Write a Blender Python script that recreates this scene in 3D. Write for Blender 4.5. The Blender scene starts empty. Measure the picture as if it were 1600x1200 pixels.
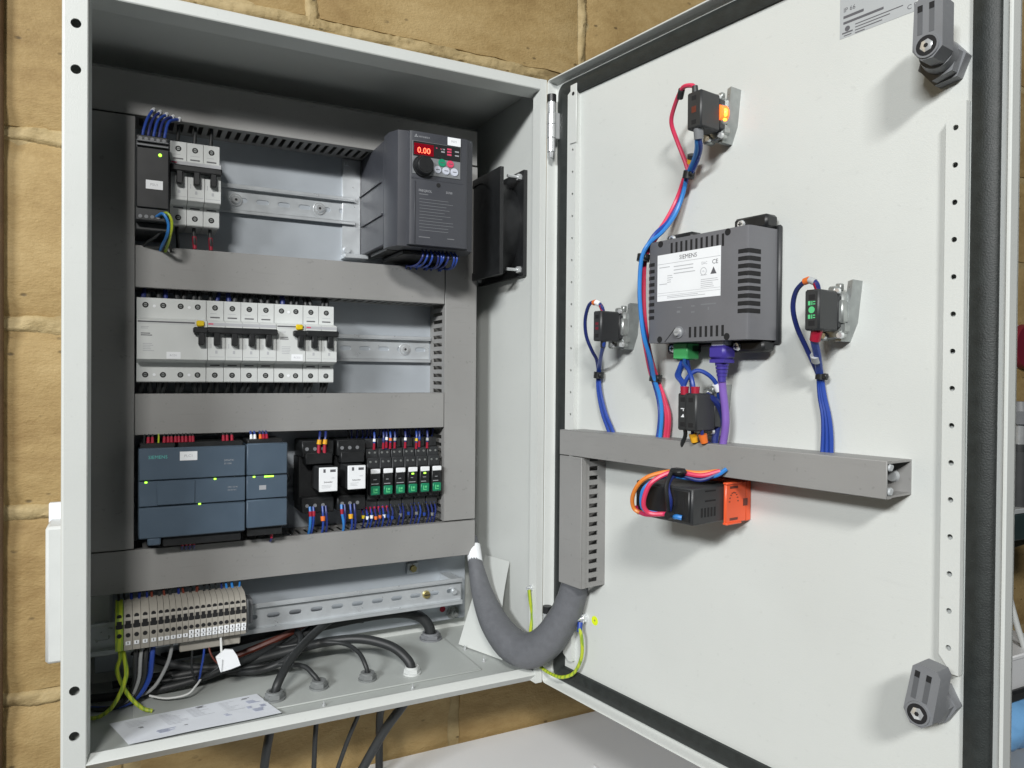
import bpy, bmesh, math, random
from mathutils import Matrix, Vector
random.seed(7)
S = bpy.context.scene
COL = S.collection

# ------------------------------------------------------------------ camera, world, lamps, exposure
cd = bpy.data.cameras.new('camera'); cam = bpy.data.objects.new('camera', cd); COL.objects.link(cam)
cd.sensor_width = 36; cd.lens = 26.40; cd.clip_start = .02; cd.clip_end = 60
def cam_axes(y, p, r):
    fw = Vector((math.sin(y)*math.cos(p), math.cos(y)*math.cos(p), math.sin(p)))
    ri = Vector((math.cos(y), -math.sin(y), 0)); up = ri.cross(fw)
    return ri*math.cos(r)+up*math.sin(r), -ri*math.sin(r)+up*math.cos(r), fw
R_, U_, F_ = cam_axes(math.radians(27.535), math.radians(-.575), math.radians(.472))
cam.matrix_world = Matrix(((R_.x, U_.x, -F_.x, .0474), (R_.y, U_.y, -F_.y, -.7839), (R_.z, U_.z, -F_.z, .3693), (0, 0, 0, 1)))
S.camera = cam
wd = bpy.data.worlds.new('World'); S.world = wd; wd.use_nodes = True
wd.node_tree.nodes['Background'].inputs[0].default_value = (.80, .92, 1.0, 1)
wd.node_tree.nodes['Background'].inputs[1].default_value = .03
def area(name, loc, aim, size, power, col, shape='DISK', sy=None):
    l = bpy.data.lights.new(name, 'AREA'); l.shape = shape; l.size = size; l.energy = power; l.color = col
    if sy: l.size_y = sy
    o = bpy.data.objects.new(name, l); COL.objects.link(o); o.location = loc
    o.rotation_euler = (Vector(aim)-Vector(loc)).to_track_quat('-Z', 'Y').to_euler()
    return o
area('front_tube_lamp', (-.98, -2.85, 2.0), (.25, .05, .4), .6, 82, (1.0, .985, .955), 'RECTANGLE', .26)
area('side_tube_lamp', (-2.69, -2.25, 1.74), (.3, .05, .4), 1.0, 126, (.97, .99, 1.0), 'RECTANGLE', .35)
S.view_settings.view_transform = 'Standard'; S.view_settings.look = 'None'
S.view_settings.exposure = 0; S.view_settings.gamma = 1

# ------------------------------------------------------------------ materials
def mat(name, c, rough=.5, metal=0., var=.06, vs=30., bump=0., bs=500., em=None, es=0., coat=0., spec=.5, wear=0., alpha=None):
    m = bpy.data.materials.new(name); m.use_nodes = True
    n = m.node_tree.nodes; L = m.node_tree.links; b = n['Principled BSDF']
    b.inputs['Roughness'].default_value = rough; b.inputs['Metallic'].default_value = metal
    b.inputs['Specular IOR Level'].default_value = spec
    if coat: b.inputs['Coat Weight'].default_value = coat; b.inputs['Coat Roughness'].default_value = .15
    tc = n.new('ShaderNodeTexCoord')
    nz = n.new('ShaderNodeTexNoise'); nz.inputs['Scale'].default_value = vs; nz.inputs['Detail'].default_value = 5
    L.new(tc.outputs['Object'], nz.inputs['Vector'])
    mr = n.new('ShaderNodeMapRange'); mr.inputs['From Min'].default_value = .3; mr.inputs['From Max'].default_value = .7
    mr.inputs['To Min'].default_value = 1-var; mr.inputs['To Max'].default_value = 1+var
    L.new(nz.outputs['Fac'], mr.inputs['Value'])
    mx = n.new('ShaderNodeVectorMath'); mx.operation = 'MULTIPLY'; mx.inputs[0].default_value = c
    L.new(mr.outputs[0], mx.inputs[1]); out = mx.outputs[0]
    if wear:
        n3 = n.new('ShaderNodeTexNoise'); n3.inputs['Scale'].default_value = 190; n3.inputs['Detail'].default_value = 1
        L.new(tc.outputs['Object'], n3.inputs['Vector'])
        m3 = n.new('ShaderNodeMapRange'); m3.inputs['From Min'].default_value = .70; m3.inputs['From Max'].default_value = .78; m3.inputs['To Min'].default_value = 1; m3.inputs['To Max'].default_value = 1-wear
        L.new(n3.outputs['Fac'], m3.inputs['Value'])
        mp_ = n.new('ShaderNodeMapping'); mp_.inputs['Scale'].default_value = (1, 9, 1); mp_.inputs['Rotation'].default_value = (.3, .5, .9); L.new(tc.outputs['Object'], mp_.inputs['Vector'])
        n4 = n.new('ShaderNodeTexNoise'); n4.inputs['Scale'].default_value = 26; n4.inputs['Detail'].default_value = 4; L.new(mp_.outputs[0], n4.inputs['Vector'])
        m4 = n.new('ShaderNodeMapRange'); m4.inputs['From Min'].default_value = .62; m4.inputs['From Max'].default_value = .80; m4.inputs['To Min'].default_value = 1; m4.inputs['To Max'].default_value = 1-wear*.55
        L.new(n4.outputs['Fac'], m4.inputs['Value'])
        mm = n.new('ShaderNodeMath'); mm.operation = 'MULTIPLY'; L.new(m3.outputs[0], mm.inputs[0]); L.new(m4.outputs[0], mm.inputs[1])
        mw = n.new('ShaderNodeVectorMath'); mw.operation = 'MULTIPLY'; L.new(out, mw.inputs[0]); L.new(mm.outputs[0], mw.inputs[1]); out = mw.outputs[0]
    L.new(out, b.inputs['Base Color'])
    rr = n.new('ShaderNodeMapRange'); rr.inputs['To Min'].default_value = max(.02, rough-.08); rr.inputs['To Max'].default_value = min(1, rough+.08)
    L.new(nz.outputs['Fac'], rr.inputs['Value']); L.new(rr.outputs[0], b.inputs['Roughness'])
    if bump:
        n2 = n.new('ShaderNodeTexNoise'); n2.inputs['Scale'].default_value = bs; n2.inputs['Detail'].default_value = 2
        L.new(tc.outputs['Object'], n2.inputs['Vector'])
        bp = n.new('ShaderNodeBump'); bp.inputs['Strength'].default_value = bump; bp.inputs['Distance'].default_value = .001
        L.new(n2.outputs['Fac'], bp.inputs['Height']); L.new(bp.outputs[0], b.inputs['Normal'])
    if em:
        b.inputs['Emission Color'].default_value = (*em, 1); b.inputs['Emission Strength'].default_value = es
    return m
M = {}
M['paint'] = mat('powder_coat_grey', (.595, .616, .594), .42, var=.025, vs=8, bump=.14, bs=900, wear=.05)
M['dimfloor'] = mat('dimmed_floor_grey', (.46, .485, .465), .45, var=.03, vs=10, bump=.06, bs=900)  # powder coat darkened for the floor; its dimmer light is in the colour
M['duct'] = mat('grey_pvc', (.262, .26, .253), .48, var=.05, vs=14, bump=.06, bs=700, wear=.16)
M['ductin'] = mat('grey_pvc_cut', (.30, .30, .295), .5, var=.04)
M['galv'] = mat('galvanised_steel', (.47, .51, .55), .36, .3, var=.05, vs=18, bump=.04, bs=300)
M['rail'] = mat('zinc_rail', (.60, .63, .65), .30, .45, var=.05, vs=60)
M['chrome'] = mat('bright_steel', (.74, .76, .77), .2, .6, var=.05, vs=80)
M['zamak'] = mat('cast_zinc', (.36, .38, .37), .34, .6, var=.15, vs=160)
M['lever'] = mat('dull_zinc_lever', (.33, .35, .345), .3, .5, var=.15, vs=90)
M['gasket'] = mat('foam_gasket', (.018, .022, .021), .55, var=.2, vs=120, bump=.3, bs=900)
M['black'] = mat('black_plastic', (.013, .014, .015), .42, var=.15, vs=80)
M['charcoal'] = mat('charcoal_plastic', (.028, .030, .032), .45, var=.12, vs=60, bump=.06, bs=1200)
M['dark'] = mat('recess_shade_black', (.008, .008, .009), .8)  # near-black colour standing in for the shade inside holes and slots
M['white'] = mat('white_plastic', (.60, .62, .61), .38, var=.02, vs=60)
M['label'] = mat('white_label', (.80, .82, .84), .5, var=.02, vs=60)
M['paper'] = mat('printed_paper', (.74, .77, .82), .6, var=.03, vs=20, bump=.3, bs=40)
M['ink'] = mat('grey_ink', (.10, .10, .11), .6)
M['inkp'] = mat('pale_ink', (.42, .43, .45), .6)
M['inkb'] = mat('bluish_ink', (.42, .45, .58), .6)
M['vfd'] = mat('slate_plastic', (.052, .055, .065), .42, var=.05, vs=40, bump=.06, bs=1000)
M['vfd2'] = mat('slate_plastic_lower', (.047, .050, .060), .44, var=.05, vs=40, bump=.06, bs=1000)
M['plc'] = mat('blue_slate_plastic', (.066, .096, .132), .42, var=.04, vs=40, bump=.05, bs=1000)
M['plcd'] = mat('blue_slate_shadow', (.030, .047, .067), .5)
M['hmi'] = mat('hmi_grey_plastic', (.142, .144, .155), .40, var=.04, vs=40, bump=.08, bs=1100)
M['teal'] = mat('teal_print', (.10, .42, .38), .5)
M['silver'] = mat('silver_print', (.35, .36, .38), .4)
M['green'] = mat('green_plastic', (.01, .20, .10), .4, var=.06)
M['greenl'] = mat('connector_green', (.07, .42, .13), .4, var=.05)
M['pcbg'] = mat('green_print', (.10, .55, .22), .5)
M['yellow'] = mat('yellow_plastic', (.70, .50, .01), .4)
M['amber'] = mat('amber_marker', (.75, .38, .02), .4)
M['orange'] = mat('orange_marker', (.75, .17, .03), .4)
M['clip'] = mat('orange_clip', (.80, .11, .035), .38, var=.04)
M['red'] = mat('red_ferrule', (.33, .010, .032), .4)
M['ledg'] = mat('green_led', (.2, .9, .1), .3, em=(.45, 1., .05), es=2.2)
M['ledr'] = mat('red_segment', (.9, .1, .05), .3, em=(1., .10, .05), es=4.5)
M['ledrp'] = mat('red_window', (.10, .0, .005), .25, em=(1., .01, .03), es=.12)
M['ledo'] = mat('amber_lamp', (.9, .3, .05), .3, em=(1., .050, .004), es=1.7)
M['ledo2'] = mat('amber_lamp_core', (1., .6, .1), .3, em=(1., .42, .03), es=2.4)
M['wblue'] = mat('blue_wire', (.018, .055, .30), .38, var=.08)
M['wdblue'] = mat('dark_blue_wire', (.014, .026, .15), .4, var=.08)
M['wlblue'] = mat('light_blue_wire', (.03, .20, .56), .38, var=.06)
M['wred'] = mat('pink_red_wire', (.66, .045, .11), .38, var=.06)
M['wmag'] = mat('magenta_wire', (.62, .03, .12), .38)
M['worange'] = mat('orange_wire', (.72, .22, .035), .4)
M['wpurple'] = mat('purple_cable', (.20, .11, .42), .38, var=.06)
M['wviolet'] = mat('violet_boot', (.05, .035, .27), .42)
M['wblack'] = mat('black_cable', (.020, .022, .023), .5, var=.1)
M['wgrey'] = mat('grey_wire', (.30, .31, .31), .45)
M['wwhite'] = mat('white_wire', (.70, .71, .70), .45)
M['wbrown'] = mat('brown_wire', (.13, .03, .018), .45)
M['sleeve'] = mat('grey_sleeve', (.125, .130, .142), .5, var=.08, vs=120, bump=.5, bs=350)
M['gland'] = mat('grey_gland', (.19, .20, .20), .45, var=.05)
M['latch'] = mat('grey_latch', (.185, .192, .203), .45, var=.05, vs=50, bump=.06, bs=900)
M['latchd'] = mat('latch_groove_shade', (.105, .11, .118), .5)  # darker latch colour; groove shade painted on flat raised strips
M['termg'] = mat('beige_grey_terminal', (.33, .31, .27), .5, var=.05)
M['sticker'] = mat('grey_sticker', (.40, .42, .43), .5, var=.02)
M['hiyel'] = mat('earth_sticker', (.72, .85, .01), .5)
M['pink'] = mat('pink_button', (.62, .06, .13), .4)
M['btng'] = mat('green_button', (.01, .25, .13), .4)
M['btnw'] = mat('pale_button', (.55, .58, .66), .4)
M['panel'] = mat('keypad_grey', (.20, .21, .22), .4)
M['brass'] = mat('yellow_zinc', (.60, .50, .22), .3, .9)
M['bench'] = mat('white_laminate', (.84, .85, .86), .35, var=.02, vs=6)
M['dteal'] = mat('dark_teal_paint', (.02, .035, .036), .45)
M['bagblue'] = mat('blue_bag', (.20, .45, .78), .35, var=.15, vs=20, bump=.6, bs=30)
M['crimson'] = mat('crimson_paint', (.16, .012, .025), .4)
M['bcable'] = mat('brown_cable', (.10, .055, .025), .6, var=.2, vs=30)
# green-yellow striped earth wire
def striped():
    m = mat('green_yellow_wire', (.5, .55, .03), .4); n = m.node_tree.nodes; L = m.node_tree.links; b = n['Principled BSDF']
    tc = n.new('ShaderNodeTexCoord'); wv = n.new('ShaderNodeTexWave'); wv.inputs['Scale'].default_value = 60; wv.inputs['Distortion'].default_value = 3
    L.new(tc.outputs['Object'], wv.inputs['Vector'])
    r = n.new('ShaderNodeValToRGB'); r.color_ramp.elements[0].color = (.22, .34, .03, 1); r.color_ramp.elements[1].color = (.42, .50, .03, 1)
    r.color_ramp.elements[0].position = .25; r.color_ramp.elements[1].position = .4
    L.new(wv.outputs['Fac'], r.inputs[0]); L.new(r.outputs[0], b.inputs['Base Color']); return m
M['gy'] = striped()
# weathered painted block
def blockmat(name, base, dark, light):
    m = bpy.data.materials.new(name); m.use_nodes = True
    n = m.node_tree.nodes; L = m.node_tree.links; b = n['Principled BSDF']; b.inputs['Roughness'].default_value = .7
    tc = n.new('ShaderNodeTexCoord'); oi = n.new('ShaderNodeObjectInfo'); va = n.new('ShaderNodeVectorMath'); va.operation = 'ADD'
    st_ = n.new('ShaderNodeMapping'); st_.inputs['Scale'].default_value = (.55, 1, 1); L.new(tc.outputs['Object'], st_.inputs['Vector']); L.new(st_.outputs[0], va.inputs[0]); L.new(oi.outputs['Location'], va.inputs[1])
    def noise(sc, det=6, ro=.6):
        z = n.new('ShaderNodeTexNoise'); z.inputs['Scale'].default_value = sc; z.inputs['Detail'].default_value = det; z.inputs['Roughness'].default_value = ro
        L.new(va.outputs[0], z.inputs['Vector']); return z
    a = noise(11); c = noise(90); d = noise(380, 3)
    r = n.new('ShaderNodeValToRGB'); e = r.color_ramp.elements
    e[0].position = .30; e[0].color = (*dark, 1); e[1].position = .68; e[1].color = (*light, 1); k = e.new(.5); k.color = (*base, 1)
    ad = n.new('ShaderNodeMath'); ad.operation = 'MULTIPLY_ADD'; ad.inputs[1].default_value = .35
    L.new(c.outputs['Fac'], ad.inputs[0]); sb = n.new('ShaderNodeMath'); sb.operation = 'MULTIPLY_ADD'; sb.inputs[1].default_value = .9; sb.inputs[2].default_value = -.12
    L.new(a.outputs['Fac'], sb.inputs[0]); L.new(sb.outputs[0], ad.inputs[2]); L.new(ad.outputs[0], r.inputs[0])
    vo = n.new('ShaderNodeTexVoronoi'); vo.inputs['Scale'].default_value = 62; L.new(va.outputs[0], vo.inputs['Vector'])
    pr = n.new('ShaderNodeMapRange'); pr.inputs['From Min'].default_value = .06; pr.inputs['From Max'].default_value = .15; pr.inputs['To Min'].default_value = .38; pr.inputs['To Max'].default_value = 1.
    L.new(vo.outputs['Distance'], pr.inputs['Value'])
    cp = n.new('ShaderNodeTexNoise'); cp.inputs['Scale'].default_value = 14; L.new(va.outputs[0], cp.inputs['Vector'])
    gt = n.new('ShaderNodeMapRange'); gt.inputs['From Min'].default_value = .50; gt.inputs['From Max'].default_value = .56; L.new(cp.outputs['Fac'], gt.inputs['Value'])
    mxp = n.new('ShaderNodeMath'); mxp.operation = 'MAXIMUM'; L.new(pr.outputs[0], mxp.inputs[0])
    inv = n.new('ShaderNodeMath'); inv.operation = 'SUBTRACT'; inv.inputs[0].default_value = 1; L.new(gt.outputs[0], inv.inputs[1]); L.new(inv.outputs[0], mxp.inputs[1])
    mu = n.new('ShaderNodeVectorMath'); mu.operation = 'MULTIPLY'; L.new(r.outputs[0], mu.inputs[0]); L.new(mxp.outputs[0], mu.inputs[1]); L.new(mu.outputs[0], b.inputs['Base Color'])
    hh = n.new('ShaderNodeMath'); hh.operation = 'ADD'; L.new(c.outputs['Fac'], hh.inputs[0]); L.new(d.outputs['Fac'], hh.inputs[1])
    h2 = n.new('ShaderNodeMath'); h2.operation = 'MULTIPLY_ADD'; h2.inputs[1].default_value = .8; L.new(mxp.outputs[0], h2.inputs[0]); L.new(hh.outputs[0], h2.inputs[2])
    bp = n.new('ShaderNodeBump'); bp.inputs['Strength'].default_value = .5; bp.inputs['Distance'].default_value = .002
    L.new(h2.outputs[0], bp.inputs['Height']); L.new(bp.outputs[0], b.inputs['Normal'])
    return m
M['block'] = blockmat('weathered_block', (.345, .238, .098), (.25, .160, .058), (.42, .305, .140))
M['mortar'] = blockmat('rough_mortar', (.37, .28, .135), (.19, .13, .055), (.46, .36, .19))

# ------------------------------------------------------------------ frames (u right, v up, w towards the viewer; millimetres)
K = .001
CAB = Matrix.Rotation(math.pi/2, 4, 'X')
DOOR_TH = math.radians(8.3)
DOOR = Matrix.Translation((.5, 0, 0)) @ Matrix.Rotation(-(math.pi/2-DOOR_TH), 4, 'Z') @ Matrix.Rotation(math.pi/2, 4, 'X')
ORG = {}

class MB:
    def __init__(s): s.v = []; s.f = []; s.m = []
    def add(s, vs, fs, m=0):
        o = len(s.v); s.v += [tuple(x) for x in vs]; s.f += [tuple(i+o for i in f) for f in fs]; s.m += [m]*len(fs); return s
    def box(s, u0, u1, v0, v1, w0, w1, m=0, b=0.):
        if u0 > u1: u0, u1 = u1, u0
        if v0 > v1: v0, v1 = v1, v0
        if w0 > w1: w0, w1 = w1, w0
        if b <= 0:
            return s.add([(u0,v0,w0),(u1,v0,w0),(u1,v1,w0),(u0,v1,w0),(u0,v0,w1),(u1,v0,w1),(u1,v1,w1),(u0,v1,w1)],
                         [(3,2,1,0),(4,5,6,7),(0,1,5,4),(2,3,7,6),(1,2,6,5),(3,0,4,7)], m)
        b = min(b, (u1-u0)*.45, (v1-v0)*.45, (w1-w0)*.45)
        vs = []; idx = {}
        for i in (0, 1):
            for j in (0, 1):
                for k in (0, 1):
                    P = ((u0, u1)[i], (v0, v1)[j], (w0, w1)[k]); d = (1-2*i, 1-2*j, 1-2*k)
                    for a in range(3):
                        q = list(P)
                        for c in range(3):
                            if c != a: q[c] += d[c]*b
                        idx[(i, j, k, a)] = len(vs); vs.append(q)
        fs = []
        def face(keys):
            pts = [Vector(vs[idx[k]]) for k in keys]; c = sum(pts, Vector())/len(pts)
            n = (pts[1]-pts[0]).cross(pts[2]-pts[0]); ctr = Vector(((u0+u1)/2, (v0+v1)/2, (w0+w1)/2))
            ids = [idx[k] for k in keys]
            fs.append(tuple(ids if n.dot(c-ctr) > 0 else ids[::-1]))
        for a in range(3):
            o = [x for x in range(3) if x != a]
            for sgn in (0, 1):
                ks = []
                for (p, q) in ((0, 0), (1, 0), (1, 1), (0, 1)):
                    t = [0, 0, 0]; t[a] = sgn; t[o[0]] = p; t[o[1]] = q; ks.append((*t, a))
                face(ks)
            for p in (0, 1):
                for q in (0, 1):
                    t0 = [0, 0, 0]; t0[o[0]] = p; t0[o[1]] = q; t1 = list(t0); t1[a] = 1
                    face([(*t0, o[0]), (*t1, o[0]), (*t1, o[1]), (*t0, o[1])])
        for i in (0, 1):
            for j in (0, 1):
                for k in (0, 1): face([(i, j, k, 0), (i, j, k, 1), (i, j, k, 2)])
        return s.add(vs, fs, m)
    def cyl(s, p0, p1, r0, r1=None, n=16, m=0, cap=True):
        r1 = r0 if r1 is None else r1
        p0 = Vector(p0); p1 = Vector(p1); a = (p1-p0).normalized()
        x = a.orthogonal().normalized(); y = a.cross(x); vs = []
        for i in range(n):
            t = 2*math.pi*(i+.5)/n; d = x*math.cos(t)+y*math.sin(t); vs.append(p0+d*r0); vs.append(p1+d*r1)
        fs = [(2*i, 2*((i+1) % n), 2*((i+1) % n)+1, 2*i+1) for i in range(n)]
        if cap: fs += [tuple(2*i for i in range(n))[::-1], tuple(2*i+1 for i in range(n))]
        return s.add(vs, fs, m)
    def prism(s, poly, a0, a1, ax='u', m=0):
        # poly in the two other axes, in order (v,w) for ax u, (u,w) for ax v, (u,v) for ax w
        f = {'u': lambda a, p: (a, p[0], p[1]), 'v': lambda a, p: (p[0], a, p[1]), 'w': lambda a, p: (p[0], p[1], a)}[ax]
        n = len(poly); vs = [f(a0, p) for p in poly]+[f(a1, p) for p in poly]
        fs = [(i, (i+1) % n, n+(i+1) % n, n+i) for i in range(n)]+[tuple(range(n))[::-1], tuple(range(n, 2*n))]
        return s.add(vs, fs, m)
    def tube(s, path, r, n=8, m=0, sub=5, rf=None):
        P = [Vector(p) for p in path]; pts = []
        if len(P) > 2 and sub > 1:
            Q = [2*P[0]-P[1]]+P+[2*P[-1]-P[-2]]
            for i in range(1, len(Q)-2):
                for k in range(sub):
                    t = k/sub; a, b, c, d = Q[i-1:i+3]
                    pts.append(.5*((2*b)+(c-a)*t+(2*a-5*b+4*c-d)*t*t+(3*b-a-3*c+d)*t**3))
            pts.append(P[-1])
        else: pts = P
        x = None; vs = []
        for i, p in enumerate(pts):
            t = (pts[min(i+1, len(pts)-1)]-pts[max(i-1, 0)]).normalized()
            if x is None: x = t.orthogonal().normalized()
            x = (x-t*x.dot(t)).normalized(); y = t.cross(x)
            rr = r if rf is None else r*rf(i/(len(pts)-1))
            for k in range(n):
                a = 2*math.pi*k/n; vs.append(p+(x*math.cos(a)+y*math.sin(a))*rr)
        fs = []
        for i in range(len(pts)-1):
            for k in range(n): fs.append((i*n+k, i*n+(k+1) % n, (i+1)*n+(k+1) % n, (i+1)*n+k))
        fs += [tuple(range(n))[::-1], tuple(range((len(pts)-1)*n, len(pts)*n))]
        return s.add(vs, fs, m)
    def holecell(s, a0, a1, b0, b1, ca, cb, rx, ry, d0, d1, ax='w', m=0, stad=False, n=16, sides=True):
        # flat cell a0..a1 x b0..b1, thickness d0..d1, with a round (or stadium) hole
        f = {'w': lambda a, b, d: (a, b, d), 'u': lambda a, b, d: (d, a, b), 'v': lambda a, b, d: (a, d, b)}[ax]
        ang = sorted(set([2*math.pi*i/n for i in range(n)]+[math.atan2(y-cb, x-ca) % (2*math.pi) for x in (a0, a1) for y in (b0, b1)]))
        H = []; O = []
        for t in ang:
            c, q = math.cos(t), math.sin(t)
            if stad:
                R = ry; L = rx-ry
                # ray against stadium
                tt = R/abs(q) if abs(q) > 1e-9 else 1e9
                if abs(c*tt) > L:
                    B = abs(c)*L; disc = B*B-(L*L-R*R); tt = B+math.sqrt(max(disc, 0))
                H.append((ca+c*tt, cb+q*tt))
            else: H.append((ca+c*rx, cb+q*ry))
            ts = []
            if abs(c) > 1e-9: ts.append(((a1 if c > 0 else a0)-ca)/c)
            if abs(q) > 1e-9: ts.append(((b1 if q > 0 else b0)-cb)/q)
            tt = min(ts); O.append((ca+c*tt, cb+q*tt))
        k = len(ang); vs = []
        for d in (d1, d0):
            vs += [f(*p, d) for p in O]+[f(*p, d) for p in H]
        fs = []
        for i in range(k):
            j = (i+1) % k
            fs += [(i, j, k+j, k+i), (2*k+j, 2*k+i, 3*k+i, 3*k+j), (k+i, k+j, 3*k+j, 3*k+i)]
            if sides: fs.append((j, i, 2*k+i, 2*k+j))
        return s.add(vs, fs, m)
    def sweep(s, u0, u1, v0, v1, prof, R=0., kk=(1, 1, 1, 1), m=0, seg=4):
        # picture-frame sweep of a profile [(inset, w)]; kk scales the inset of left, bottom, right, top
        rings = []
        for o, w in prof:
            ring = []
            l, b_, r_, t_ = u0+o*kk[0], v0+o*kk[1], u1-o*kk[2], v1-o*kk[3]
            rad = max(R-o, 0)
            for cx, cy, a0 in ((l, b_, math.pi), (r_, b_, 1.5*math.pi), (r_, t_, 0), (l, t_, .5*math.pi)):
                sx = 1 if cx == l else -1; sy = 1 if cy == b_ else -1
                for k in range(seg+1):
                    a = a0+k/seg*math.pi/2
                    ring.append((cx+sx*rad+rad*math.cos(a), cy+sy*rad+rad*math.sin(a), w))
            rings.append(ring)
        n = len(rings[0]); vs = [p for r in rings for p in r]; fs = []
        for i in range(len(rings)-1):
            for k in range(n): fs.append((i*n+k, i*n+(k+1) % n, (i+1)*n+(k+1) % n, (i+1)*n+k))
        return s.add(vs, fs, m)

def mesh_of(name, mb, mats, org=(0, 0, 0), sharp=38, fix=True):
    me = bpy.data.meshes.new(name)
    me.from_pydata([((a-org[0])*K, (b-org[1])*K, (c-org[2])*K) for a, b, c in mb.v], [], mb.f)
    for x in (mats if isinstance(mats, (list, tuple)) else [mats]): me.materials.append(M[x] if isinstance(x, str) else x)
    me.polygons.foreach_set('material_index', mb.m)
    me.update()
    if fix:
        bm = bmesh.new(); bm.from_mesh(me); bmesh.ops.recalc_face_normals(bm, faces=bm.faces); bm.to_mesh(me); bm.free()
    me.polygons.foreach_set('use_smooth', [True]*len(me.polygons)); me.set_sharp_from_angle(angle=math.radians(sharp))
    return me
def put(name, me, parent):
    o = bpy.data.objects.new(name, me); COL.objects.link(o); o.parent = parent; return o
def part(name, mb, mats, parent, **k):
    """mb in frame millimetres; the parent is a thing or a part of it"""
    o = put(name, mesh_of(name, mb, mats, ORG[parent.name], **k), parent); ORG[o.name] = ORG[parent.name]; return o
def tag(o, label, cat, group=None, kind=None):
    if label: o['label'] = label
    if cat: o['category'] = cat
    if group: o['group'] = group
    if kind: o['kind'] = kind
    return o
def thing(name, label, cat, frame, org, group=None):
    o = bpy.data.objects.new(name, None); COL.objects.link(o); o.empty_display_size = .01
    o.matrix_world = frame @ Matrix.Translation(Vector(org)*K); ORG[o.name] = org
    return tag(o, label, cat, group)
def single(name, mb, mats, frame, org, label, cat, group=None, kind=None, **k):
    o = bpy.data.objects.new(name, mesh_of(name, mb, mats, org, **k)); COL.objects.link(o)
    o.matrix_world = frame @ Matrix.Translation(Vector(org)*K); ORG[o.name] = org
    return tag(o, label, cat, group, kind)
def text(parent, s, u, v, w, size, m, align='LEFT', name='lettering', sx=1., depth=.05):
    c = bpy.data.curves.new('t', 'FONT'); c.body = s; c.size = size*K; c.extrude = depth*K; c.align_x = align; c.align_y = 'CENTER'; c.resolution_u = 2
    t = bpy.data.objects.new('t', c); COL.objects.link(t); bpy.context.view_layer.update()
    me = bpy.data.meshes.new_from_object(t.evaluated_get(bpy.context.evaluated_depsgraph_get()))
    bpy.data.objects.remove(t); bpy.data.curves.remove(c)
    me.materials.clear(); me.materials.append(M[m])
    o = put(name, me, parent); g = ORG[parent.name]
    o.location = ((u-g[0])*K, (v-g[1])*K, (w-g[2])*K); o.scale = (sx, 1, 1); ORG[o.name] = g; return o
def lines(mb, u0, u1, v, w, h=.7, m=0, n=1, dv=1.8, ragged=True):
    for i in range(n):
        e = u1-(u1-u0)*(random.uniform(0, .35) if ragged else 0)
        mb.box(u0, e, v-i*dv-h/2, v-i*dv+h/2, w, w+.06, m)
def screw(mb, u, v, w, r=3, h=1.6, m=0, md=1, cross=True):
    mb.cyl((u, v, w), (u, v, w+h), r, r*.8, 14, m)
    if cross:
        mb.box(u-r*.55, u+r*.55, v-r*.14, v+r*.14, w+h-.2, w+h+.06, md); mb.box(u-r*.14, u+r*.14, v-r*.55, v+r*.55, w+h-.2, w+h+.08, md)

# ================================================================== SETTING: block wall
wall = thing('block_wall', 'tan painted concrete block wall behind the grey cabinet', 'wall', CAB, (0, 0, -206))
def block_mesh(seed, bw, bh, mname='block'):
    rnd = random.Random(seed); nu, nv = 14, 8; b = MB(); vs = []; fs = []
    for j in range(nv+1):
        for i in range(nu+1):
            u = i/nu; v = j/nv; eu = min(u, 1-u)*bw; ev = min(v, 1-v)*bh
            e = min(eu, ev); w = -206 - 5.0*math.exp(-e/5.) + rnd.uniform(-.7, .7)
            du = rnd.uniform(-2.2, 2.2) if e < 1 else rnd.uniform(-5, 5)
            vs.append((u*bw-bw/2+du*(.3 if 0 < i < nu else 1), v*bh-bh/2+rnd.uniform(-1.8, 1.8)*(1 if j in (0, nv) else .5), w))
    for j in range(nv):
        for i in range(nu): a = j*(nu+1)+i; fs.append((a, a+1, a+nu+2, a+nu+1))
    b.add(vs, fs)
    # skirt to the mortar
    per = [i for i in range(nu+1)]+[j*(nu+1)+nu for j in range(1, nv+1)]+[nv*(nu+1)+i for i in range(nu-1, -1, -1)]+[j*(nu+1) for j in range(nv-1, 0, -1)]
    sk = [(vs[i][0], vs[i][1], -240) for i in per]; base = len(vs); n = len(per)
    b.v += sk; f2 = [(per[i], per[(i+1) % n], base+(i+1) % n, base+i) for i in range(n)]; b.f += f2; b.m += [0]*n
    return mesh_of('block', b, mname, (0, 0, -206), fix=True, sharp=60)
BM = [block_mesh(k, 399, 192) for k in range(5)]
joints = [-622, -413, -204.5, 4, 213.5, 423, 634, 828, 1037, 1246, 1455, 1664]
for ci in range(len(joints)-1):
    z0, z1 = joints[ci], joints[ci+1]
    off = 268 if ci % 2 == 1 else 60
    for k in range(-3, 6):
        o = put('block', random.choice(BM), wall)
        o.location = ((off+416*k+208)*K, (z0+z1)/2*K, random.uniform(-1.2, .8)*K)
        o.scale = (1, (z1-z0-15)/193., 1)
        if random.random() < .5: o.rotation_euler.z = math.pi
mo = MB(); vs = []; fs = []; nu, nv = 150, 97
for j in range(nv+1):
    for i in range(nu+1): vs.append((-1250+i*26, -640+j*24, -212.5+random.uniform(-2.0, 1.8)))
for j in range(nv):
    for i in range(nu): a = j*(nu+1)+i; fs.append((a, a+1, a+nu+2, a+nu+1))
mo.add(vs, fs); part('mortar', mo, 'mortar', wall, fix=False, sharp=80)
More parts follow.
